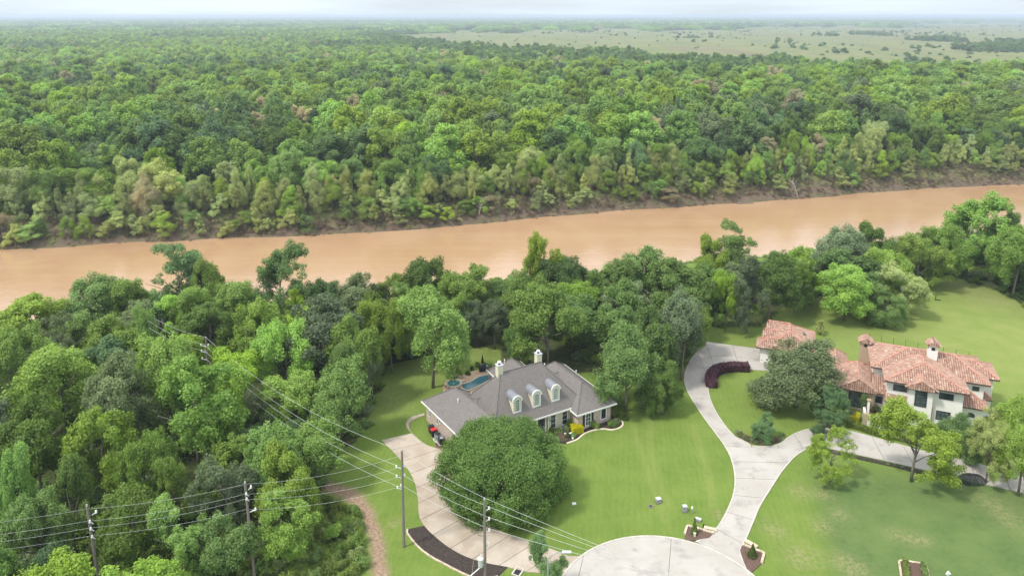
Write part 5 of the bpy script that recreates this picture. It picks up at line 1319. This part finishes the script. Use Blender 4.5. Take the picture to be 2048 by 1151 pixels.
for (x, y, R) in cand[:max(0, budget)]:
    d = y-float(yfar(x)); H = rnd.uniform(13, 18) if d < 26 else rnd.uniform(15, 21)
    kd = pick({'mid':4,'dark':1,'bright':2.5,'grey':.6,'teal':1,'tan':.35,'willow':1.6}) if d < 35 else forest_kind(x, y)
    auto_tree(x, y, R, H, pick({'round%d' % rnd.randrange(5):3, 'high%d' % rnd.randrange(3):1, 'loose%d' % rnd.randrange(3):.8}), kd)
print('willows', len(WIL), 'ranks', budget, 'rest', len(FARREST), 'tree things', len([o for o in COL.objects if o.get('category') == 'tree']))

NEAR_LM = [((412,700),'the pole by the shed'), ((497,1000),'the thin thicket pole'), ((185,1040),'the far left pole'), ((380,760),'the biggest sunlit tree'), ((345,520),'the first airy tree'), ((555,520),'the second airy tree'),
 ((866,660),'the poolside tree'), ((1096,640),'the right chimney'), ((1086,490),'the yellowish poplar'), ((1465,480),'the tallest round-headed tree'), ((1580,660),'the garage'), ((1700,590),'the bright lone tree'), ((1952,420),'the tallest spreading tree'),
 ((740,1000),'the dirt track'), ((852,545),'the dark domed tree'), ((640,640),'the widest grey-green crown'), ((60,600),'the left-edge yellowish tree'), ((60,820),'the left-edge dark crown')]
FAR_LM = [((0,400),'the left bank end'), ((300,400),'the left far shore'), ((700,380),'the mid-left far shore'), ((958,400),'the leaning dead tree'), ((1220,360),'the middle far shore'), ((1487,360),'the driftwood log'), ((1760,320),'the right far shore'), ((2048,300),'the right bank end')]
ORD = ['first','second','third','fourth','fifth','sixth','seventh','eighth','ninth','tenth','eleventh','twelfth','thirteenth','fourteenth','fifteenth','sixteenth','seventeenth','eighteenth','nineteenth','twentieth']
_b = {}
for t, x, y, H, desc in AUTO:
    px, py = PX(x, y, gz(x, y)+H*.7); far_ = y > float(yfar(x))
    (lx_, ly_), nm = min(FAR_LM if far_ else NEAR_LM, key=lambda q: (q[0][0]-px)**2+1.6*(q[0][1]-py)**2)
    dx, dy = px-lx_, (py-ly_)*1.3
    dr = ('right of' if dx > 0 else 'left of') if abs(dx) > abs(dy) else ('in front of' if dy > 0 else 'beyond')
    _b.setdefault((dr, nm, desc), []).append((math.hypot(dx, dy), t))
for (dr, nm, desc), L in _b.items():
    L.sort(key=lambda q: q[0])
    for i, (_d, t) in enumerate(L):
        t['label'] = ('%s %s %s' % (desc, dr, nm)) if len(L) == 1 else ('%s %s, %s one %s it' % (desc.replace(' tree', ' tree near').replace(' willow', ' willow near'), nm, ORD[min(i, 19)], dr.replace('beyond', 'beyond')))

for t, *_r in AUTO:
    if len(t['label'].replace(',', '').replace('-', ' ').split()) > 16: t['label'] = t['label'].replace('nearly bare tan', 'bare tan').replace('pale olive', 'olive').replace('narrow ', '').replace('broad ', '').replace('nearly ', '')

# ------------------------------------------------------------------ scattered masses through geometry nodes
def proto(name, me):
    return bpy.data.objects.new(name, me)
def scatter(name, pts, protos, label, name_obj=None, kind='stuff'):
    """pts: rows x, y, z, scale xy, scale z, index; one object whose points carry copies of protos"""
    pc = bpy.data.collections.new(name+'_shapes')
    for i, p in enumerate(protos): pc.objects.link(proto('%s_%02d' % (name, i), p))
    P = np.array(pts, float); me = bpy.data.meshes.new(name); me.vertices.add(len(P)); me.vertices.foreach_set('co', P[:, :3].astype(np.float32).ravel())
    sc = me.attributes.new('size', 'FLOAT_VECTOR', 'POINT'); sc.data.foreach_set('vector', np.stack([P[:,3],P[:,3],P[:,4]],1).astype(np.float32).ravel())
    ix = me.attributes.new('pick', 'INT', 'POINT'); ix.data.foreach_set('value', P[:,5].astype(np.int32))
    rt_ = me.attributes.new('turn', 'FLOAT_VECTOR', 'POINT'); rg = np.random.default_rng(len(P)); rv = np.zeros((len(P),3), np.float32); rv[:,2] = rg.random(len(P))*6.283; rt_.data.foreach_set('vector', rv.ravel())
    o = bpy.data.objects.new(name, me); COL.objects.link(o); tag(o, label, kind=kind)
    ng = bpy.data.node_groups.new(name, 'GeometryNodeTree'); ng.interface.new_socket('Geometry', in_out='INPUT', socket_type='NodeSocketGeometry'); ng.interface.new_socket('Geometry', in_out='OUTPUT', socket_type='NodeSocketGeometry')
    gi = ng.nodes.new('NodeGroupInput'); go_ = ng.nodes.new('NodeGroupOutput'); ip = ng.nodes.new('GeometryNodeInstanceOnPoints'); ci = ng.nodes.new('GeometryNodeCollectionInfo')
    ci.inputs['Collection'].default_value = pc; ci.inputs['Separate Children'].default_value = True; ci.inputs['Reset Children'].default_value = True
    def na(n_, ty):
        a = ng.nodes.new('GeometryNodeInputNamedAttribute'); a.data_type = ty; a.inputs['Name'].default_value = n_; return [s_ for s_ in a.outputs if s_.enabled and s_.name == 'Attribute'][0]
    ip.inputs['Pick Instance'].default_value = True
    L = ng.links.new; L(gi.outputs[0], ip.inputs['Points']); L(ci.outputs[0], ip.inputs['Instance']); L(na('pick','INT'), ip.inputs['Instance Index']); L(na('size','FLOAT_VECTOR'), ip.inputs['Scale'])
    e2r = ng.nodes.new('FunctionNodeEulerToRotation'); L(na('turn','FLOAT_VECTOR'), e2r.inputs[0]); L(e2r.outputs[0], ip.inputs['Rotation']); L(ip.outputs[0], go_.inputs[0])
    md = o.modifiers.new('scatter', 'NODES'); md.node_group = ng; return o

# far woods beyond the first ranks
LOD1 = []; KO = ['dark','mid','bright','yellow','teal','grey','tan']
for k in KO:
    for j in range(2):
        LOD1.append(leaf_mesh('far_crown', LEAF[k], 200+j*7+len(k), NOM_R, 2.4, NOM_H, 110, 17000, .42, cr=(.09,.17), inner=.1, trunk=.25))
LOD2 = []
for k in KO:
    for j in range(2):
        LOD2.append(leaf_mesh('distant_crown', LEAF[k], 300+j*5+len(k), NOM_R, .5, NOM_H, 32, 4200, .80, cr=(.18,.32), inner=.1))
LOD3 = []
for k in KO:
    LOD3.append(leaf_mesh('distant_grove', LEAF[k], 400+len(k), 28, -3, 13, 90, 5000, 3.0, cr=(.08,.15), lobes=22, inner=.05, updown=-.1))
rg = np.random.default_rng(12)
def jgrid(y0, y1, step, half):
    n_y = int((y1-y0)/step); pts = []
    for i in range(n_y):
        yy = y0+i*step; hw = half(yy); n_x = int(2*hw/step)
        xx = -hw+np.arange(n_x)*step+rg.uniform(0, step, n_x)*.85+(i%2)*step*.5; pts.append(np.stack([xx, yy+rg.uniform(-.45,.45,n_x)*step], 1))
    return np.concatenate(pts)
half = lambda yy: yy*.74+25
def kinds(P, big):
    x, y = P[:,0], P[:,1]
    v = 1.15*wob(x, y, big, .7)+.55*wob(x, y, big/3.1, 2)+rg.uniform(-.25,.25,len(P))+.08
    k = np.where(v > .12, 3, np.where(v > -.14, 2, np.where(v > -.42, 1, 0))); r = rg.random(len(P))
    k = np.where((k == 0) & (r < .25), 4, k); k = np.where(r > .978, 6, k); k = np.where((r > .93) & (r <= .978), 5, k); return k
W_ = []
pr = np.array([(x, y) for x, y, r_ in FARREST]) if FARREST else np.zeros((0,2))
P1 = jgrid(150, 620, 11.0, half); P1 = P1[(P1[:,1] > yfar(P1[:,0])+58)]
A = np.concatenate([pr, P1]); ok = ~meadow_mask(A[:,0], A[:,1]) & ~clear_mask(A[:,0], A[:,1]); A = A[ok]; k = kinds(A, 38.)
ymix = smooth((A[:,1]-300)/500)
for (x, y), kk in zip(A, k):
    s_ = rg.uniform(1.0, 2.15)*(1.08 if kk in (2,3) else .95); h_ = (.45+.55*s_)*rg.uniform(.95, 1.25)
    W_.append((x, y, gz(x, y), s_, h_, kk*2+rg.integers(2)))
WK = ['willow','yellow','mid','tan','grey','bright']; WP = [leaf_mesh('far_willow', LEAF[k], 700+i, NOM_R, .6, NOM_H, 60, 12000, .40, cr=(.11,.20), shape='willow', aspect=.4, trunk=.18) for i, k in enumerate(WK)]
for (x, y, R, H, s_, kd) in WREST: W_.append((x, y, gz(x, y), R/NOM_R, H/NOM_H, 35+WK.index(kd)))
P2 = jgrid(612, 2300, 13.5, half); ok = ~meadow_mask(P2[:,0], P2[:,1]) & ~clear_mask(P2[:,0], P2[:,1]); P2 = P2[ok]; k = kinds(P2, 90.)
near_meadow = meadow_mask(P2[:,0], P2[:,1]+350) | meadow_mask(P2[:,0], P2[:,1]+150)
k = np.where(near_meadow & (k != 0), np.where(rg.random(len(P2)) < .75, 0, 1), k)
for (x, y), kk in zip(P2, k):
    s_ = rg.uniform(1.1, 2.0); W_.append((x, y, 0, s_, (.5+.4*s_)*rg.uniform(.8, 1.2), 14+kk*2+rg.integers(2)))
P3 = jgrid(2280, 15500, 46, half); ok = ~meadow_mask(P3[:,0], P3[:,1]); P3 = P3[ok]; k = kinds(P3, 420.); k = np.where(k == 3, 1, k)
gap = (wob(P3[:,0]*.35, P3[:,1], 260., 3) > .55) & (P3[:,1] > 3500); P3 = P3[~gap]; k = k[~gap]
for (x, y), kk in zip(P3, k):
    s_ = rg.uniform(.95, 1.4); W_.append((x, y, 0, s_, s_*rg.uniform(.7, 1.1), 28+kk))
# lone trees and bushes on the meadow
PM = np.stack([rg.uniform(-400, 3200, 9000), rg.uniform(900, 4300, 9000)], 1); ok = meadow_mask(PM[:,0], PM[:,1]); PM = PM[ok]
dens = wob(PM[:,0], PM[:,1]*.5, 130., 4)+.6*wob(PM[:,0], PM[:,1], 45., 1)
for (x, y), d_ in zip(PM, dens):
    if d_ > .5 and rg.random() < .8: s_ = rg.uniform(.4, 1.2)
    elif rg.random() < .12: s_ = rg.uniform(.25, .7)
    else: continue
    W_.append((x, y, -.5, s_*1.2, s_*rg.uniform(.3, .65), 14+int(rg.integers(2))))
for (a, b, n_) in ((1850,76,26),(1880,77,22),(1905,78,20),(1730,66,14),(1775,68,10),(1650,68,8),(2000,92,70),(2040,95,60),(1960,95,30),(1560,80,2),(1592,92,3),(2030,84,40)):
    q = G(a, b, 6)
    for _ in range(n_):
        W_.append((q[0]+rg.normal()*18, q[1]+rg.normal()*26, 0, rg.uniform(1.0,1.9), rg.uniform(.7,1.1), 14+int(rg.integers(2))))
scatter('distant_forest', W_, LOD1+LOD2+LOD3+WP, 'endless green forest and meadow trees beyond the river')
print('forest', len(W_))

# undergrowth: forest floor bushes, brush by the track, scrub on the far bank
UB = [leaf_mesh('bush', LEAF[k], 500+i, 1.6, -.3, 1.9, 22, 1300, .27, cr=(.2,.35), updown=-.1) for i, k in enumerate(('dark','mid','grey','weed','willow'))]
U = []
A = np.stack([rg.uniform(-95, 190, 9000), rg.uniform(44, 215, 9000)], 1)
inw = inpoly(wl, A[:,0], A[:,1]) | inpoly(wr, A[:,0], A[:,1]); yd = inpoly(yard, A[:,0], A[:,1]) & (A[:,1] < ynear(A[:,0])-22)
bankz = (A[:,1] > ynear(A[:,0])-14) & (A[:,1] < ynear(A[:,0])+1)
A_ = A[(inw & ~yd & (A[:,1] < ynear(A[:,0])+1)) | bankz]
for x, y in A_[:2600]:
    px, py = PX(x, y, 1)
    if not (-80 < px < 2140) or inpoly(GP([(455,690),(570,690),(570,800),(455,800)]), x, y): continue
    s_ = rg.uniform(.6, 1.25); U.append((x, y, gz(x, y), s_, s_*rg.uniform(.5, .9), pick({0:5,1:3,2:1.5}) if y < ynear(x)-14 else pick({4:3,1:2})))
BR = GP([(430,1180),(520,1110),(600,1040),(640,975),(690,1000),(726,1045),(742,1110),(750,1190)])
for _ in range(900):
    x, y = rg.uniform(-40, -10), rg.uniform(50, 82)
    if inpoly(BR, x, y) and segdist(DIRT, np.array(x), np.array(y)) > 1.7: s_ = rg.uniform(.25, .7); U.append((x, y, 0, s_, s_*rg.uniform(.7, 1.4), pick({3:5,1:2,4:1})))
scatter('undergrowth', U, UB, 'dense leafy undergrowth beneath the trees and beside the dirt track')
BB = [leaf_mesh('scrub', LEAF[k], 600+i, 1.8, -.3, 2.0, 22, 800, .24, cr=(.18,.32), updown=-.1, aspect=.35) for i, k in enumerate(('brush','brush','tan','willow','grey'))]
B_ = []
for _ in range(5200):
    x = rg.uniform(-185, 245); d = rg.uniform(1.0, 16); y = float(yfar(x))+d; px, py = PX(x, y, -5)
    if not (-40 < px < 2090): continue
    if d < 4 and rg.random() < .72: continue
    s_ = rg.uniform(.4, 1.0)*(.6+.03*d); B_.append((x, y, gz(x, y)-.1, s_, s_*rg.uniform(.5, 1.1), pick({0:5,1:4,2:1.0,3:1.2+d*.12,4:1})))
scatter('bank_brush', B_, BB, 'brownish bare scrub covering the muddy far bank')
# dead trees and driftwood
def bare(px, ybase, H, label, x=None, y=None, lean=0, mat=BARKW):
    zz0 = 0
    for _ in range(25): x, y = G(px, ybase, zz0); zz0 = .5*zz0+.5*gz(x, y)
    z = gz(x, y); t = empty('dead_tree', (x, y, z), label=label, cat='dead tree'); rb = random.Random(px); mb = MB()
    mb.tube([(0,0,-.3),(lean*.3,0,H*.4),(lean,0,H)], .22, 6, r1=.05)
    for k in range(14):
        a = rb.uniform(0, 6.28); zz = H*rb.uniform(.3,.85); L = H*rb.uniform(.2,.42); mb.tube([(lean*zz/H,0,zz),(lean*zz/H+math.cos(a)*L*.5,math.sin(a)*L*.5,zz+L*.35),(lean*zz/H+math.cos(a)*L,math.sin(a)*L,zz+L*.8)], .09, 4, r1=.02)
    mb.build('trunk', mat, t)
bare(862, 325, 17, 'bare grey dead tree rising out of the far forest'); bare(1000, 335, 15, 'second leafless pale tree right of the bare grey one')
bare(958, 428, 5, 'small pale dead tree leaning on the far bank', lean=1.5); bare(1595, 392, 6, 'fallen leaning dead tree at the far waterline', lean=-2.5)
x, y = G(1487, 404, -7.6); t = MB().tube([(-3,0,0),(0,.3,.15),(3.4,-.2,.3)], .28, 7, r1=.12).tube([(.5,0,.2),(1.4,.6,1.2)], .1, 5, r1=.04).build('driftwood', BARK, None, (x, y-1, -7.9), label='dark driftwood log lying at the far waterline', cat='driftwood')
# far structures on the horizon
x, y = G(1855, 27, 20)
for (px, wd, hh, lb) in ((1690,120,22,'flat pale building on the horizon'),(1752,260,14,'long low pale building on the horizon')):
    y = 11500.; x = (px-1024)/FPX*y; b = empty('distant_building', (x, y, 0), label=lb, cat='building'); MB().box((0,0,hh/2+4),(wd,40,hh+8)).build('wall', STUC, b); MB().box((0,0,hh+9),(wd*1.04,44,2)).build('roof', GREYM, b)
y = 11400.; x = (1855-1024)/FPX*y; b = empty('radio_mast', (x, y, 0), label='thin radio mast on the right horizon', cat='mast'); MB().tube([(0,0,0),(0,0,95)], 3.0, 5, r1=1.2).build('mast', GREYM, b)

# ------------------------------------------------------------------ air
hz = MB().box((0, 7600, 26), (24000, 17000, 74)).build('haze', None, None, label='thin bluish haze over the whole plain', kind='stuff')
mh = bpy.data.materials.new('haze'); mh.use_nodes = True; t_ = mh.node_tree; t_.nodes.clear(); o_ = t_.nodes.new('ShaderNodeOutputMaterial'); v_ = t_.nodes.new('ShaderNodeVolumePrincipled')
v_.inputs['Color'].default_value = (.76,.87,1.0,1); v_.inputs['Density'].default_value = 1.8e-4; v_.inputs['Anisotropy'].default_value = 0.2
t_.links.new(v_.outputs[0], o_.inputs['Volume']); hz.data.materials.clear(); hz.data.materials.append(mh)
hz.location = (0, 0, 0)
